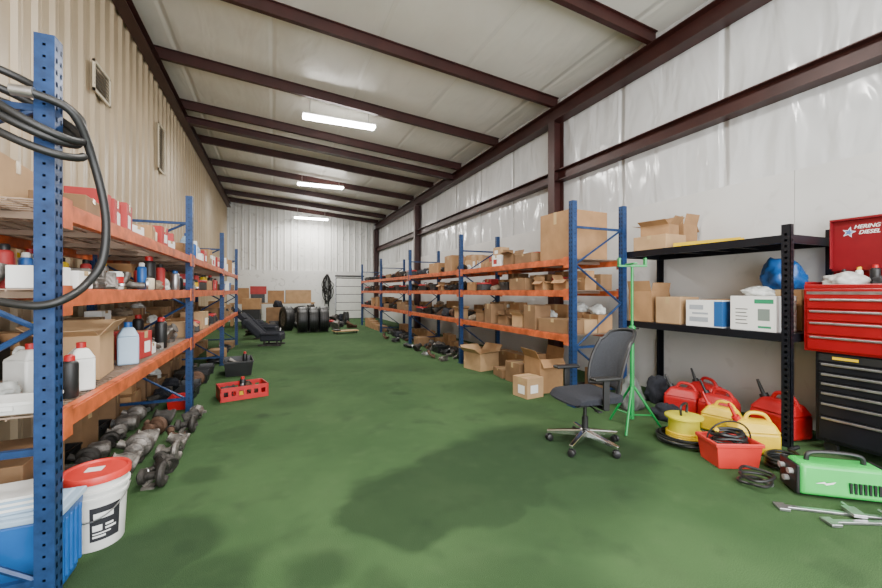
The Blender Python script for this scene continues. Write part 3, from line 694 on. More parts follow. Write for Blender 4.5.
# ---------------------------------------------------------------- bucket
e=empty('plastic_bucket',(-.90,2.74,.001));e.scale=(.86,.86,.9)
b=B();b.lathe([(.135,0),(.14,.01),(.155,.30),(.165,.302),(.165,.315),(.157,.317),(.16,.345),(.172,.347),(.172,.36),(.16,.365),(.16,.42),(.15,.42),(.13,.02),(0,.02)],36)
b.obj('body',WHITE,smooth=True,parent=e)
b=B();b.lathe([(.162,.405),(.176,.402),(.178,.435),(.172,.445),(.160,.445),(.152,.433),(0,.433)],36);b.obj('lid',ORP,smooth=True,parent=e)
b=B();b.tube([(.176*math.cos(t),-.176*math.sin(t)*.98,.34-.15*math.sin(t)) for t in [i*math.pi/16 for i in range(17)]],.004,6);b.obj('handle',STEEL,smooth=True,parent=e)
def arcpatch(b,r0,r1,z0,z1,a0,a1,n=10,mi=0):
    vs=[];
    for i in range(n+1):
        a=math.radians(a0+(a1-a0)*i/n);vs+=[(r0*math.cos(a),r0*math.sin(a),z0),(r1*math.cos(a),r1*math.sin(a),z1)]
    b.add(vs,[(2*i,2*i+2,2*i+3,2*i+1) for i in range(n)],mi)
b=B();arcpatch(b,.1435,.1535,.06,.26,-85,-25);
b.obj('printed_label',mat('label_black',(.02,.02,.025),.5),parent=e)
for z0,a0,a1,h_ in ((.08,-80,-55,.012),(.10,-80,-45,.008),(.12,-80,-62,.035),(.12,-56,-34,.012),(.142,-56,-40,.012),(.19,-78,-40,.035)):
    b=B();r=.1435+(z0-.06)*.05+.0012;arcpatch(b,r,r+h_*.05,z0,z0+h_,a0,a1);b.obj('label_print',PAPER,parent=e)
b=B();b.box(-.06,.03,-.02,.05,.434,.436);b.obj('lid_sticker',PAPER,parent=e)
tag(e,'white plastic bucket with red lid beside the blue rack post','bucket')
# ---------------------------------------------------------------- blue tote
def frus(b,w0,d0,w1,d1,z0,z1,mi=0):
    b.add([(-w0/2,-d0/2,z0),(w0/2,-d0/2,z0),(w0/2,d0/2,z0),(-w0/2,d0/2,z0),(-w1/2,-d1/2,z1),(w1/2,-d1/2,z1),(w1/2,d1/2,z1),(-w1/2,d1/2,z1)],[(0,3,2,1),(4,5,6,7),(0,1,5,4),(1,2,6,5),(2,3,7,6),(3,0,4,7)],mi)
e=empty('blue_tote',(-1.085,2.41,.001))
b=B();frus(b,.36,.22,.40,.26,0,.36)
for i in range(5): b.box(.185,.205,-.10+i*.045,-.08+i*.045,.05,.33)
b.obj('body',BLUEP,parent=e,bevel=.01)
b=B();frus(b,.42,.28,.42,.28,.362,.39);frus(b,.36,.24,.34,.22,.39,.40);b.obj('lid',LBLUE,parent=e,bevel=.008)
tag(e,'blue plastic tote with pale lid behind the rack post','tote')
e2=empty('paper_stack',(-1.08,2.41,.403),(0,0,.1))
for i in range(6):
    b=B();b.box(-.13+random.uniform(-.01,.01),.13+random.uniform(-.01,.01),-.10,.10,i*.012,i*.012+.011);b.obj('booklet',PAPER if i%2 else LBLUE,parent=e2)
tag(e2,'stack of white papers lying on the blue tote','papers')
# ---------------------------------------------------------------- hoses on near post
e=empty('hanging_hose',(-.98,2.2,2.08));e['mount']='hanging on rack post'
b=B();pts=[]
for i in range(121):
    t=i/120*2*math.pi*3
    pts.append((.20*math.cos(t)+.012*math.sin(t*.4),.12*math.sin(t),.13*math.cos(t+.6)*(-1)+.13-.03*t/(2*math.pi)*1.6+.02*math.sin(t*.7)))
b.tube(pts,.017,10);b.obj('loops',RUBBER,smooth=True,parent=e)
b=B();b.tube(smooth_pts([(.08,-.10,.10),(.19,-.04,.06),(.23,.05,-.12),(.26,.09,-.35),(.25,.09,-.55),(.21,.05,-.66),(.18,-.07,-.73),(.10,-.10,-.76),(-.02,-.10,-.74)],8),.017,10);b.obj('hose_tail',RUBBER,smooth=True,parent=e)
b=B();b.cyl((.02,-.10,.10),(.09,-.10,.10),.022);b.obj('fitting',STEEL,smooth=True,parent=e)
tag(e,'black rubber air hose looped over blue rack post','hose')
# ---------------------------------------------------------------- office chair
def office_chair(name,loc,rz,label):
    e=empty(name,loc,(0,0,rz));tag(e,label,'chair')
    base=empty('base');base.parent=e
    for i in range(5):
        a=i*2*math.pi/5+.3;ca,sa=math.cos(a),math.sin(a)
        lg=B();lg.T=Matrix.Rotation(a,4,'Z')
        lg.add([(.03,-.028,.085),(.03,.028,.085),(.33,.018,.070),(.33,-.018,.070),(.03,-.024,.145),(.03,.024,.145),(.33,.015,.10),(.33,-.015,.10)],[(3,2,1,0),(4,5,6,7),(0,1,5,4),(1,2,6,5),(2,3,7,6),(3,0,4,7)])
        lg.obj('leg',CHROME,bevel=.006,parent=base)
        cs=B();cs.T=Matrix.Translation((.31*ca,.31*sa,0))@Matrix.Rotation(a+.8+i,4,'Z')
        for q in(-1,1): cs.lathe([(0,q*.008),(.026,q*.008),(.03,q*.014),(.03,q*.024),(.022,q*.03),(0,q*.03)],16,(0,0,.031),'y')
        cs.box(-.012,.02,-.006,.006,.03,.066);cs.cyl((0,0,.05),(0,0,.075),.007,n=8)
        cs.obj('caster',BLACK,smooth=True,parent=base)
    hub=B();hub.lathe([(.03,.07),(.042,.08),(.045,.14),(.032,.155),(.028,.155)],20);hub.obj('hub',CHROME,smooth=True,parent=base)
    g=B();g.cyl((0,0,.155),(0,0,.26),.028);g.cyl((0,0,.26),(0,0,.36),.016);g.obj('gas_lift',BLACK,smooth=True,parent=e)
    m=B();m.box(-.07,.07,-.12,.13,.36,.405);m.cyl((.07,-.02,.385),(.24,-.05,.38),.007,n=8);m.box(.22,.28,-.07,-.03,.374,.386);m.obj('tilt_mechanism',BLACK,bevel=.006,parent=e)
    s=B();nx,ny=10,10;vs=[]
    def outline(u,v):
        x=u*.25;y=v*.25
        r=1-.12*(abs(u)**3*abs(v)**3)
        return x*r,y*r
    for L in(0,1):
        for j in range(ny+1):
            for i in range(nx+1):
                u=-1+2*i/nx;v=-1+2*j/ny;x,y=outline(u,v)
                edge=max(abs(u),abs(v))
                if L==0: z=.41+.02*(edge**4)
                else:
                    z=.50-.03*edge**4+.012*abs(u)**2-.01*(1-v)*.5
                    if v<-.6:z-=.05*((-v-.6)/.4)**2
                vs.append((x,y,z))
    K=(nx+1)*(ny+1);fs=[]
    for j in range(ny):
        for i in range(nx):
            a=j*(nx+1)+i;fs.append((a,a+nx+1,a+nx+2,a+1));fs.append((K+a,K+a+1,K+a+nx+2,K+a+nx+1))
    bd=[i for i in range(nx+1)]+[(j)*(nx+1)+nx for j in range(1,ny+1)]+[ny*(nx+1)+i for i in range(nx-1,-1,-1)]+[j*(nx+1) for j in range(ny-1,0,-1)]
    for i in range(len(bd)):
        a,c=bd[i],bd[(i+1)%len(bd)];fs.append((a,c,K+c,K+a))
    s.add(vs,fs);s.obj('seat',FABRIC,smooth=True,bevel=.012,parent=e)
    def back(u,v,off=0):
        wid=.225*(1-.30*(v-.45)**2*2-.06*v)
        x=u*wid;y=.235+.19*v**1.2+.045*(1-u*u)+off-.03*math.sin(v*math.pi)
        z=.51+.51*v-.035*abs(u)**3*(1 if v>.8 else 0)
        return (x,y-.06*abs(u)**2,z)
    s=B();nu,nv=12,14;vs=[];fs=[]
    for off in(0,.018):
        for j in range(nv+1):
            for i in range(nu+1): vs.append(back((-1+2*i/nu)*.93,.03+.94*j/nv,off))
    K=(nu+1)*(nv+1)
    for j in range(nv):
        for i in range(nu):
            a=j*(nu+1)+i;fs.append((a,a+1,a+nu+2,a+nu+1));fs.append((K+a,K+a+nu+1,K+a+nu+2,K+a+1))
    s.add(vs,fs)
    bo=empty('backrest');bo.parent=e
    s.obj('mesh_panel',MESHG,smooth=True,parent=bo)
    f=B();loop=[]
    for i in range(9):loop.append(back(-1+2*i/8,0,.01))
    for i in range(1,10):loop.append(back(1,i/10,.01))
    for i in range(9):loop.append(back(.92-1.84*i/8,1,.01))
    for i in range(9,0,-1):loop.append(back(-1,i/10,.01))
    f.tube(loop,.016,8,closed=True);f.obj('frame',BLACK,smooth=True,parent=bo)
    f=B();f.tube(smooth_pts([(0,.10,.385),(0,.27,.37),(0,.355,.46),(0,.37,.62),(0,.43,.80)],6),.024,8);f.obj('spine',BLACK,smooth=True,parent=bo)
    for q in(-1,1):
        a=B();a.box(min(0.05*q,q*.297),max(.05*q,q*.297),-.025,.025,.392,.407)
        a.box(q*.285-.012,q*.285+.012,-.028,.028,.395,.64)
        arm=a.obj('armrest',BLACK,bevel=.006,parent=e)
        p=B();p.box(q*.28-.045,q*.28+.045,-.13,.12,.64,.668);p.obj('arm_pad',RUBBER,bevel=.012,segs=3,parent=arm)
    return e
office_chair('office_chair',(2.56,2.72,.001),math.radians(-98),'black office swivel chair with grey mesh back and chrome base')
# ---------------------------------------------------------------- green stand
e=empty('tripod_stand',(3.30,2.86,.001));b=B()
b.cyl((0,0,.10),(0,0,1.0),.020,n=14);b.obj('outer_pole',GREEN,smooth=True,parent=e)
b=B();b.cyl((0,0,1.0),(0,0,1.62),.013,n=12);b.obj('inner_pole',GREEN,smooth=True,parent=e)
for i in range(3):
    a=i*2*math.pi/3+math.pi/2;b=B();ca,sa=math.cos(a),math.sin(a)
    b.cyl((.02*ca,.02*sa,.42),(.28*ca,.28*sa,.012),.012,n=8);b.cyl((.02*ca,.02*sa,.14),(.2*ca,.2*sa,.14),.008,n=6)
    b.obj('leg',GREEN,smooth=True,parent=e)
b=B();b.T=Matrix.Rotation(-.4,4,'Z');b.box(-.14,.14,-.02,.02,1.62,1.64)
for q in(-.13,.13):b.box(q-.01,q+.01,-.02,.02,1.64,1.71)
b.box(-.06,-.02,-.15,.02,1.64,1.655)
b.obj('top_bracket',GREEN,parent=e,bevel=.003)
b=B();b.cyl((.02,0,1.0),(.09,0,1.0),.008,n=8);b.obj('clamp_knob',BLACK,parent=e)
b=B();b.lathe([(.027,.95),(.031,.96),(.031,1.02),(.027,1.03)],14);b.obj('collar',GREEN,parent=e)
tag(e,'green steel tripod roller stand beside black shelving','stand')
# ---------------------------------------------------------------- black shelving unit
SX0,SX1,SY0,SY1=4.16,4.90,1.955,3.80
e=empty('black_shelving',((SX0+SX1)/2,(SY0+SY1)/2,0));tag(e,'black steel shelving unit with two loaded shelves','shelving unit')
ox,oy=(SX0+SX1)/2,(SY0+SY1)/2
for x in(SX0,SX1):
    for y in(SY0,SY1):
        b=B();qx=1 if x<ox else -1;qy=1 if y<oy else -1
        xx,yy=x-ox,y-oy
        b.box(min(xx,xx+qx*.05),max(xx,xx+qx*.05),min(yy,yy+qy*.004),max(yy,yy+qy*.004),0,1.97)
        b.box(min(xx,xx+qx*.004),max(xx,xx+qx*.004),min(yy,yy+qy*.07),max(yy,yy+qy*.07),0,1.97)
        for i in range(36):
            z=.05+i*.052;fx=xx-qx*.0006;b.add([(fx,yy+qy*.025,z),(fx,yy+qy*.045,z),(fx,yy+qy*.045,z+.02),(fx,yy+qy*.025,z+.02)],[(0,1,2,3),(3,2,1,0)],1)
            fy=yy-qy*.0006;b.add([(xx+qx*.015,fy,z),(xx+qx*.03,fy,z),(xx+qx*.03,fy,z+.02),(xx+qx*.015,fy,z+.02)],[(0,1,2,3),(3,2,1,0)],1)
        b.obj('post',[BLKM,mat('slot_grey',(.12,.12,.13),.6)],parent=e)
TZ0=1.88
for z in(1.0,TZ0):
    b=B();w2,d2=(SX1-SX0)/2-.006,(SY1-SY0)/2-.006
    b.box(-w2,w2,-d2,d2,z-.012,z);b.box(-w2,-w2+.02,-d2,d2,z-.075,z-.012);b.box(w2-.02,w2,-d2,d2,z-.075,z-.012);b.box(-w2+.02,w2-.02,-d2,-d2+.02,z-.075,z-.012);b.box(-w2+.02,w2-.02,d2-.02,d2,z-.075,z-.012)
    for yy in(-.3,0,.3):b.box(-w2+.02,w2-.02,yy-.02,yy+.02,z-.045,z-.012)
    b.obj('shelf',BLKM,parent=e)
SZ=1.0015
pbox(.34,.32,.38,CARD,(4.40,3.56,SZ),.05,'tan cardboard box on black shelf',True,ang=(75,-70,80,-85))
pbox(.30,.32,.31,CARD2,(4.37,3.16,SZ),-.05,'light cardboard box on black shelf')
k=B();k.box(-.14,.14,-.19,.19,0,.28);root=k.obj('product_carton',PAPER,bevel=.003);root.location=(4.34,2.74,SZ);tag(root,'white product carton with blue side on black shelf','box')
BP=mat('blue_print',(.02,.10,.30),.5)
k=B();k.box(-.14,.14,-.1915,-.1902,.01,.27);k.obj('blue_panel',BP,parent=root)
k=B();k.box(-.1415,-.1402,-.19,-.11,.01,.27);k.obj('blue_panel',BP,parent=root)
GP=mat('grey_print',(.35,.38,.42),.5)
for za,zb,ya,yb in((.05,.10,-.05,.15),(.13,.15,-.05,.12),(.18,.23,0,.15)):
    k=B();k.box(-.1415,-.1402,ya,yb,za,zb);k.obj('grey_print',GP,parent=root)
k=B();k.box(-.15,.15,-.20,.20,0,.33);root=k.obj('product_carton',PAPER,bevel=.003);root.location=(4.35,2.27,SZ);root.rotation_euler=(0,0,-.05);tag(root,'white carton with green and black printing on black shelf','box')
k=B();k.box(-.1515,-.1502,-.18,-.02,.26,.30);k.obj('green_print',TEAL,parent=root)
k=B();k.box(-.1515,-.1502,-.16,-.05,.03,.05);k.obj('green_print',TEAL,parent=root)
INK=mat('ink',(.03,.03,.03),.6)
for i in range(5):
    k=B();k.box(-.1515,-.1502,.04+.01*(i%2),.15,.06+i*.035,.068+i*.035);k.obj('black_print',INK,parent=root)
k=B();k.box(-.1515,-.1502,-.15,-.05,.10,.21);k.obj('tool_picture',mat('print_grey',(.18,.22,.2),.6),parent=root)
blob('parts_bag',CLEAR,(.24,.28,.09),(4.34,2.30,SZ+.332),3,'small clear bag of parts on the white carton','bag')
clone(TPL['c1'][0],(4.71,2.25,SZ),0.02,(.9,.9,1.5),label='brown carton at the rear of the black shelf')
blob('blue_sack',BLUEP,(.34,.38,.32),(4.69,2.27,SZ+.395),5,'crumpled blue plastic sack on brown carton','bag')
clone(TPL['c1'][0],(4.71,2.80,SZ),0.02,(.9,1,1.1),label='brown carton at the rear of the black shelf')
TZ=TZ0+.0015
pbox(.36,.44,.17,CARD2,(4.38,3.40,TZ),.03,'flat tan cardboard box on top shelf')
pbox(.26,.40,.32,CARD,(4.74,3.45,TZ),.02,'brown cardboard box on top shelf',True,ang=(88,-60,75,-70))
pbox(.24,.34,.12,CARD,(4.36,3.38,TZ+.175),.2,'open tan cardboard box lying on flat carton',True,ang=(30,80,50,10))
k=B();k.box(-.05,.05,-.32,.32,0,.012);k.box(-.05,-.044,-.32,.32,.012,.045);k.box(.044,.05,-.32,.32,.012,.045);root=k.obj('yellow_level',YEL);root.location=(4.32,2.78,TZ);root.rotation_euler=(0,0,.22)
tag(root,'yellow plastic level lying on top shelf','level')
k=B();k.cyl((-.03,0,.022),(.03,0,.022),.008,n=8);k.obj('vial',LIME,parent=root)
# ---------------------------------------------------------------- tool chests
CX0,CX1,CY0,CY1=4.31,4.86,1.04,1.85
e=empty('tool_cabinet',((CX0+CX1)/2,(CY0+CY1)/2,0));tag(e,'black rolling tool cabinet with steel drawer pulls','tool cabinet')
hx,hy=(CX1-CX0)/2,(CY1-CY0)/2
b=B();b.box(-hx,hx,-hy,hy,.10,.86);b.obj('body',BLKM,parent=e,bevel=.008)
zz=[.13,.33,.45,.54,.62,.70,.785]
for za,zb in zip(zz[:-1],zz[1:]):
    d=B();d.box(-hx-.018,-hx-.001,-hy+.03,hy-.03,za,zb-.012);dr=d.obj('drawer',BLKM,parent=e,bevel=.004)
    d=B();d.box(-hx-.032,-hx-.0185,-hy+.05,hy-.05,zb-.035,zb-.017);d.obj('pull',STEEL,parent=dr,bevel=.003)
b=B();b.box(-hx-.016,-hx-.001,-hy+.03,hy-.03,.79,.845);b.obj('top_strip',BLACK,parent=e)
b=B();b.box(-hx-.019,-hx-.0165,hy-.28,hy-.12,.808,.830);bd=b.obj('badge',YEL,parent=e)
for q in(-1,1):
    for r in(-1,1):
        b=B();b.lathe([(0,-.018),(.045,-.018),(.05,-.01),(.05,.01),(.045,.018),(0,.018)],18,(q*(hx-.07),r*(hy-.08),.05),'x');b.box(q*(hx-.07)-.03,q*(hx-.07)+.03,r*(hy-.08)-.03,r*(hy-.08)+.03,.085,.0995);b.obj('caster',BLACK,parent=e,smooth=True)
RX0,RX1,RY0,RY1,RZ=4.29,4.80,1.12,1.92,.861
e=empty('tool_chest',((RX0+RX1)/2,(RY0+RY1)/2,RZ));tag(e,'red steel tool chest with open lid on black cabinet','tool chest')
hx,hy=(RX1-RX0)/2,(RY1-RY0)/2
b=B();t=.012;b.box(-hx,hx,-hy,hy,0,.54);b.box(-hx,-hx+t,-hy,hy,.54,.575);b.box(hx-t,hx,-hy,hy,.54,.70);b.box(-hx+t,hx-t,-hy,-hy+t,.54,.60);b.box(-hx+t,hx-t,hy-t,hy,.54,.60)
b.obj('body',RED,parent=e,bevel=.005)
zz=[.02,.15,.27,.37,.47]
for za,zb in zip(zz[:-1],zz[1:]):
    d=B();d.box(-hx-.018,-hx-.001,-hy+.03,hy-.03,za,zb-.012);dr=d.obj('drawer',RED,parent=e,bevel=.004)
    d=B();d.box(-hx-.030,-hx-.0185,-hy+.05,hy-.05,zb-.034,zb-.018);d.obj('pull',STEEL,parent=dr,bevel=.003)
b=B();b.box(-hx-.003,-hx-.0005,-hy+.02,hy-.02,.49,.515);b.obj('trim_strip',STEEL,parent=e)
lid=B();lid.box(hx-.05,hx-.02,-hy,hy,.70,1.17)
lid.box(hx-.09,hx-.05,-hy,hy,1.15,1.17);lid.box(hx-.09,hx-.05,-hy,-hy+.012,.72,1.15);lid.box(hx-.09,hx-.05,hy-.012,hy,.72,1.15)
LIDR=mat('lid_red',(.19,.004,.010),.35,.1,.15,5)
lo_=lid.obj('lid',LIDR,parent=e,bevel=.003)
R_=(math.radians(90),0,math.radians(-90))
text('HERING',.046,PAPER,lo_,(hx-.052,.165,1.085),R_,shear=.3)
text('DIESEL',.046,PAPER,lo_,(hx-.052,.150,1.035),R_,shear=.3)
x_=hx-.0525
def star(R,k,x,cy,cz,m,name):
    s=B();pts=[]
    for i in range(10):
        a=math.pi/2+.25+i*math.pi/5;r=R if i%2==0 else R*k;pts.append((x,cy+r*math.cos(a),cz+r*math.sin(a)))
    s.add(pts+[(x,cy,cz)],[(10,(i+1)%10,i) for i in range(10)]);s.obj(name,m,parent=lo_)
star(.050,.42,x_,.280,1.045,mat('star_pale',(.62,.70,.80),.5),'star_emblem')
star(.034,.42,x_-.0008,.280,1.045,mat('star_blue',(.08,.16,.38),.5),'star_centre')
blob('shop_rag',mat('grey_rag',(.5,.5,.48),.95,0,.3,20),(.34,.30,.14),(4.51,1.74,RZ+.542),11,'crumpled grey shop rag in the open chest','rag')
blob('shop_rag',mat('dark_rag',(.05,.05,.055),.95,0,.3,20),(.26,.30,.12),(4.50,1.40,RZ+.542),16,'crumpled dark shop rag in the open chest','rag')
for i in range(3): clone(TPL['s%d'%(i+2)][0],(4.715,1.82-.1*i,RZ+.542),0,.75,label='spray can standing in the open chest')
# ---------------------------------------------------------------- welder
e=empty('welder',(3.50,1.40,.001),(0,0,math.radians(-38)));e.scale=(1.06,1.0,.84);tag(e,'lime green portable welder with black ends and handle','welder')
b=B();frus(b,.48,.22,.44,.17,.02,.26);b.obj('body',LIME,parent=e,bevel=.03,segs=4,smooth=True)
for q in(-1,1):
    b=B();b.box(min(q*.228,q*.25),max(q*.228,q*.25),-.10,.10,.02,.25);b.obj('end_panel',BLACK,parent=e,bevel=.01,segs=3)
b=B();b.tube(smooth_pts([(-.15,0,.255),(-.13,0,.32),(0,0,.335),(.13,0,.32),(.15,0,.255)],6),.015,8);b.obj('handle',BLACK,parent=e,smooth=True)
for i in range(7):
    b=B();b.box(.02+i*.024,.032+i*.024,-.112,-.100,.07,.15);b.obj('vent_slot',BLACK,parent=e)
for yy,zz_ in((-.05,.18),(.05,.18),(0,.10)):
    b=B();b.cyl((-.25,yy,zz_),(-.275,yy,zz_),.022);b.obj('knob',mat('knob_grey',(.3,.3,.3),.4),parent=e,smooth=True)
b=B();b.T=Matrix.Translation((-.10,-.1105,.13))@Matrix.Rotation(math.radians(84),4,'X')
b.add([(-.06,-.006,0),(-.01,.012,0),(0,.002,0),(.05,.018,0),(.035,.0,0),(0,-.012,0),(-.012,-.002,0)],[(0,6,1),(1,6,2),(6,5,2),(2,5,4),(2,4,3)])
b.obj('white_decal',PAPER,parent=e)
e=empty('torch_cable',(3.68,1.78,.001),(0,0,.2));b=B();pts=[]
for i in range(110):
    t=i/109*2*math.pi*4;pts.append((.15*math.cos(t)+.01*math.sin(t*2.3),.10*math.sin(t),.013+.010*t/6.28*2))
b.tube(pts,.011,8);b.obj('cable',RUBBER,parent=e,smooth=True)
b=B();b.cyl(pts[-1],(pts[-1][0]+.10,pts[-1][1]-.03,pts[-1][2]+.01),.016);b.obj('torch_grip',BLACK,parent=e,smooth=True)
tag(e,'black torch cable coiled behind the green welder','cable')
e=empty('welding_cable',(3.14,1.68,.001))
b=B();pts=[]
for i in range(90):
    t=i/89*2*math.pi*2.4;pts.append((.10*math.cos(t)+.02*math.sin(2.3*t),.09*math.sin(t),.013+.006*t))
b.tube(pts,.010,8);b.obj('cable',RUBBER,parent=e,smooth=True)
b=B();b.cyl(pts[0],(pts[0][0]-.02,pts[0][1]-.06,.016),.015);b.obj('connector',STEEL,parent=e,smooth=True)
tag(e,'black welding cable coiled on carpet','cable')
for i,(x,y,rz) in enumerate([(3.20,1.27,-.66),(3.30,1.11,-.45)]):
    e=empty('steel_clamp',(x,y,.002),(0,0,rz));b=B()
    b.box(-.32,.28,-.016,.016,0,.016);b.box(-.32,-.26,-.05,.035,0,.018);b.obj('bar',STEEL,parent=e,bevel=.003)
    b=B();b.box(.05,.12,-.06,.05,0.017,.037);b.cyl((.085,.02,.03),(.085,.10,.03),.009,n=8);b.obj('sliding_jaw',STEEL,parent=e,bevel=.003)
    tag(e,'long steel bar clamp lying on carpet','clamp','clamps on the floor')
# ---------------------------------------------------------------- gas cans
def gascan(loc,rz,m,lab,sc=1,capm=BLACK):
    e=empty('gas_can',loc,(0,0,rz));e.scale=(sc,sc,sc);tag(e,lab,'gas can')
    b=B();b.box(-.17,.17,-.11,.11,0,.19)
    b.add([(-.17,-.11,.19),(.17,-.11,.19),(.17,.11,.19),(-.17,.11,.19),(-.11,-.06,.28),(.14,-.06,.27),(.14,.06,.27),(-.11,.06,.28)],[(0,1,5,4),(1,2,6,5),(2,3,7,6),(3,0,4,7),(4,5,6,7)])
    b.obj('body',m,parent=e,bevel=.03,segs=4,smooth=True)
    b=B();b.tube(smooth_pts([(-.06,0,.26),(-.02,0,.325),(.09,0,.315),(.15,0,.22)],6),.016,8);b.obj('handle',m,parent=e,smooth=True)
    b=B();b.cyl((-.10,0,.24),(-.13,0,.29),.032);b.cyl((-.13,0,.29),(-.18,0,.40),.015,.01);b.obj('spout',capm,parent=e,smooth=True)
    b=B();b.box(-.11,.09,-.1125,-.109,.05,.13);b.obj('moulded_label',m,parent=e)
gascan((3.80,2.06,.001),math.radians(-35),YEL,'yellow plastic fuel can on carpet',1.0,REDP)
gascan((4.30,3.04,.001),math.radians(-70),REDP,'red plastic fuel can against white wall')
gascan((4.36,2.68,.001),math.radians(-80),REDP,'red plastic fuel can against white wall')
gascan((4.50,2.20,.001),math.radians(-100),REDP,'tall red plastic fuel can beside black shelf post',1.2,BLACK)
gascan((4.04,2.46,.001),math.radians(-75),YEL,'yellow diesel can with red spout on carpet',.9,REDP)
gascan((4.64,3.00,.001),math.radians(-100),REDP,'red plastic fuel can close to white wall',1.1)
blob('black_tool_bag',FABRIC,(.30,.28,.34),(4.40,3.44,.001),14,'black fabric tool bag under black shelf','bag')
blob('grey_sack',mat('sack_grey',(.12,.13,.12),.9,0,.3,9),(.30,.30,.38),(3.84,3.36,.001),21,'dark grey sack on carpet behind green stand','bag')
clone(TPL['g2'][0],(3.88,2.92,.001),.4,1,label='crumpled black cloth bag on carpet')
# ---------------------------------------------------------------- yellow reel
RP=(3.44,2.42,.001)
e=empty('cord_reel',RP,(0,0,.3));tag(e,'yellow cord reel with black cable on carpet','cord reel')
b=B();b.lathe([(.12,.0),(.155,.0),(.155,.015),(.125,.025),(.125,.22),(.155,.23),(.155,.245),(.12,.255),(.05,.258),(.0,.258)],36);b.obj('drum',YELG,parent=e,smooth=True)
b=B();pts=[]
for i in range(120):
    t=i/119*2*math.pi*4;pts.append((.137*math.cos(t),.137*math.sin(t),.04+.07*i/119))
b.tube(pts,.010,6);b.obj('wound_cord',YEL,parent=e,smooth=True)
b=B();b.tube(smooth_pts([(-.07,0,.255),(-.07,0,.34),(.07,0,.34),(.07,0,.255)],5),.011,8);b.obj('handle',BLACK,parent=e,smooth=True)
e=empty('cable_coil',RP);b=B();pts=[]
for i in range(190):
    t=i/189*2*math.pi*5;r=.205+.018*math.sin(t*1.3);pts.append((r*math.cos(t),r*math.sin(t),.013+.013*t/6.28))
b.tube(pts,.011,6);b.obj('cable',RUBBER,parent=e,smooth=True)
b=B();b.cyl((.205,.0,.014),(.24,-.06,.015),.014);b.obj('plug',BLACK,parent=e,smooth=True)
tag(e,'black cable coiled around the base of yellow reel','cable','loose cables')
e=empty('red_tool_tub',(3.36,1.99,.001),(0,0,-.45));tag(e,'boxy red plastic tub filled with black cables and tools','tub')
b=B();w,d,h=.34,.26,.20;t=.008
def ring(s,z,o=0):return [(-w/2*s+o,-d/2*s+o,z),(w/2*s-o,-d/2*s+o,z),(w/2*s-o,d/2*s-o,z),(-w/2*s+o,d/2*s-o,z)]
R=[ring(.88,0),ring(1,h-.03),ring(1.07,h-.03),ring(1.07,h),ring(1,h,t),ring(.88,t,t)]
fs=[(3,2,1,0)]
for j in range(5):
    for i in range(4):fs.append((j*4+i,j*4+(i+1)%4,(j+1)*4+(i+1)%4,(j+1)*4+i))
fs.append((20,21,22,23));b.add(sum(R,[]),fs);b.obj('body',ORP,parent=e,bevel=.008)
b=B();b.tube([(.17*math.cos(t),-.02*math.sin(t),.19+.15*math.sin(t)) for t in [i*math.pi/14 for i in range(15)]],.007,6);b.obj('handle',BLACK,parent=e,smooth=True)
e=empty('cable_coil',(3.36,1.99,.02),(0,0,-.45));b=B();ctrl=[];rr=random.Random(3)
for i in range(60):
    t=i*1.1;zt=.03+.20*i/60;r=rr.uniform(.05,.10)
    ctrl.append((1.4*r*math.cos(t),r*math.sin(t),zt+rr.uniform(0,.035)))
b.tube(smooth_pts(ctrl,6),.011,6);b.obj('cable',RUBBER,parent=e,smooth=True)
p=ctrl[-1];b=B();b.cyl(p,(p[0]-.03,p[1]-.06,p[2]+.01),.016);b.obj('plug',YEL,parent=e,smooth=True)
tag(e,'black extension cable heaped in the red tub','cable','loose cables')
# ---------------------------------------------------------------- far floor
for i in range(3):
    clone(TPL['tire'][0],(.88+i*.34,13.9+.03*i,.001),0,1,group='standing tires')
clone(TPL['tire'][0],(.42,14.75,.001),.3,1,group='standing tires')
clone(TPL['tire'][0],(.95,15.2,.001),1.2,1,group='standing tires')
def vseat(loc,rz,lab,sc=1):
    e=empty('vehicle_seat',loc,(0,0,rz));e.scale=(sc,sc,sc);tag(e,lab,'car seat')
    b=B();b.box(-.25,.25,-.28,.22,.12,.30);b.box(-.27,-.19,-.26,.22,.26,.34);b.box(.19,.27,-.26,.22,.26,.34);b.obj('cushion',FABRIC,parent=e,bevel=.04,segs=3,smooth=True)
    b=B();b.T=Matrix.Translation((0,.22,.24))@Matrix.Rotation(math.radians(-45),4,'X');b.box(-.24,.24,-.06,.08,0,.58);b.box(-.26,-.18,-.10,.06,.03,.5);b.box(.18,.26,-.10,.06,.03,.5);b.obj('backrest',FABRIC,parent=e,bevel=.04,segs=3,smooth=True)
    b=B();b.T=Matrix.Translation((0,.22,.24))@Matrix.Rotation(math.radians(-45),4,'X');b.box(-.12,.12,-.05,.06,.61,.77);b.cyl((-.06,0,.5),(-.06,0,.66),.008);b.cyl((.06,0,.5),(.06,0,.66),.008);b.obj('headrest',FABRIC,parent=e,bevel=.03,segs=3,smooth=True)
    for q in(-.2,.2):
        b=B();b.box(q-.02,q+.02,-.28,.26,0,.04);b.box(q-.012,q+.012,-.2,-.16,.04,.125);b.box(q-.012,q+.012,.1,.14,.04,.125);b.obj('seat_rail',IRON,parent=e)
vseat((-.05,10.9,.001),math.radians(75),'reclined black fabric vehicle seat resting on carpet')
vseat((-.20,12.6,.001),math.radians(80),'reclined black fabric vehicle seat near the end wall',1.1)
e=empty('floor_creeper',(2.15,13.0,0),(0,0,.2));b=B();b.box(-.4,.4,-.18,.18,.07,.10);b.obj('board',WOOD,parent=e,bevel=.01)
b=B();b.box(-.38,-.2,-.14,.14,.101,.14);b.obj('headrest',BLACK,parent=e,bevel=.01)
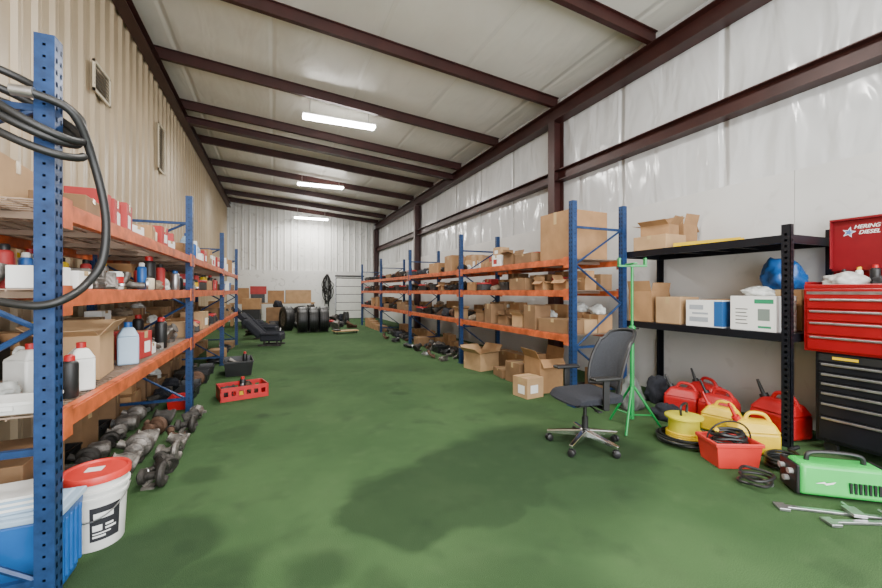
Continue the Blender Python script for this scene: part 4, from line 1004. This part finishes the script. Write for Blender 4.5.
for q in(-1,1):
    for r in(-1,1):b=B();b.cyl((q*.33-.012,r*.14,.035),(q*.33+.012,r*.14,.035),.034);b.box(q*.33-.01,q*.33+.01,r*.14-.01,r*.14+.01,.05,.07);b.obj('caster',BLACK,parent=e)
tag(e,'low wooden creeper with casters on carpet','creeper')
for i,(x,y,k,s_) in enumerate([(2.75,16.5,'tire2',1),(2.35,16.9,'k2',2.0),(2.0,17.3,'h1',1.6),(2.7,17.5,'g2',2.2),(2.05,16.1,'tb',1.4),(2.50,16.0,'d1',1.4),(-.05,13.8,'k2',1.9),(-.45,14.4,'g2',2.4),(.1,15.5,'b1',1.8),(2.1,14.7,'k1',1.6),(-.6,13.4,'h1',1.6),(2.7,14.9,'m2',1.6),(1.75,15.3,'g2',1.8),(2.3,15.4,'h1',1.4)]):
    clone(TPL[k][0],(x,y,.001),i*.8,s_,label='dark loose part on carpet near end wall')
e=empty('workbench',(.1,17.6,0));b=B();b.box(-1.7,1.5,-.35,.35,.86,.90);b.obj('top',WOOD,parent=e)
for q in(-1.62,1.42):
    for r in(-1,1):b=B();b.box(q-.04,q+.04,r*.28-.04,r*.28+.04,0,.86);b.obj('leg',WOOD,parent=e)
tag(e,'long wooden workbench near the end wall','workbench')
pbox(1.0,.5,.52,CARD2,(.95,17.6,.902),0,'large tan cardboard carton on workbench')
pbox(.62,.5,.50,CARD,(.08,17.6,.902),0,'tan cardboard carton on workbench')
pbox(.5,.4,.35,BLACK,(-.60,17.6,.902),.1,'black plastic crate on workbench')
pbox(.6,.4,.32,REDC,(-.58,17.6,1.254),.05,'red carton stacked on black crate')
pbox(.45,.4,.6,CARD,(-1.15,17.6,.902),.1,'brown cardboard carton on workbench')
pbox(.6,.5,.6,CARD2,(1.38,16.5,.001),.05,'wide tan cardboard carton on floor near end wall')
pbox(.8,.5,.75,CARD3,(.15,16.4,.001),-.1,'tall brown cardboard carton on floor near end wall')
pbox(.6,.5,.7,BLACK,(-.75,16.2,.001),-.1,'black plastic crate on floor near end wall')
pbox(.6,.5,.4,CARD,(-.75,16.2,.705),-.1,'brown carton stacked on black crate')
clone(TPL['g2'][0],(.15,16.4,.755),.3,1.5,label='crumpled black cloth bag on brown carton')
clone(TPL['k2'][0],(1.38,16.5,.605),.3,1.3,label='dark greasy housing on tan carton')
e=empty('hanging_cables',(2.4,19.82,1.75));e['mount']='hung on wall hook'
rr=random.Random(5)
for i in range(11):
    a=rr.uniform(.05,.20);lo_w=rr.uniform(.08,.34);L_=rr.uniform(.55,1.45);yy=-.015*i
    b=B();b.tube(smooth_pts([(-.02,yy,.45),(-a,yy,.15),(-lo_w+rr.uniform(-.05,.05),yy,.45-L_*.7),(-lo_w*.4,yy,.45-L_),(lo_w*.5,yy,.45-L_+.03),(lo_w+rr.uniform(-.06,.06),yy,.45-L_*.65),(a*.8,yy,.12),(.02,yy,.45)],8),.017,6);b.obj('cable_loop',RUBBER if i%4 else IRON,parent=e,smooth=True)
for i in range(5):
    x=rr.uniform(-.1,.1);b=B();b.tube(smooth_pts([(x*.3,-.02*i,.44),(x,-.02*i,-.2),(x*1.6+rr.uniform(-.08,.08),-.02*i,-.9-.1*i)],8),.016,6);b.obj('strap',RUBBER,parent=e,smooth=True)
b=B();b.cyl((0,.08,.45),(0,-.18,.45),.02);b.obj('hook',STEEL,parent=e)
tag(e,'tangled bundle of black cables hanging on end wall','cables')
# ---------------------------------------------------------------- camera
cd=bpy.data.cameras.new('camera');cd.sensor_width=36;cd.lens=16.0;cd.shift_y=-3/882;cd.clip_start=.05
co=bpy.data.objects.new('camera',cd);co.location=(0,0,1.38);co.rotation_euler=(math.radians(90),0,math.radians(-23.1));COL.objects.link(co)
bpy.context.scene.camera=co
for o in [o for o in bpy.data.objects if not o.users_collection]: bpy.data.objects.remove(o)
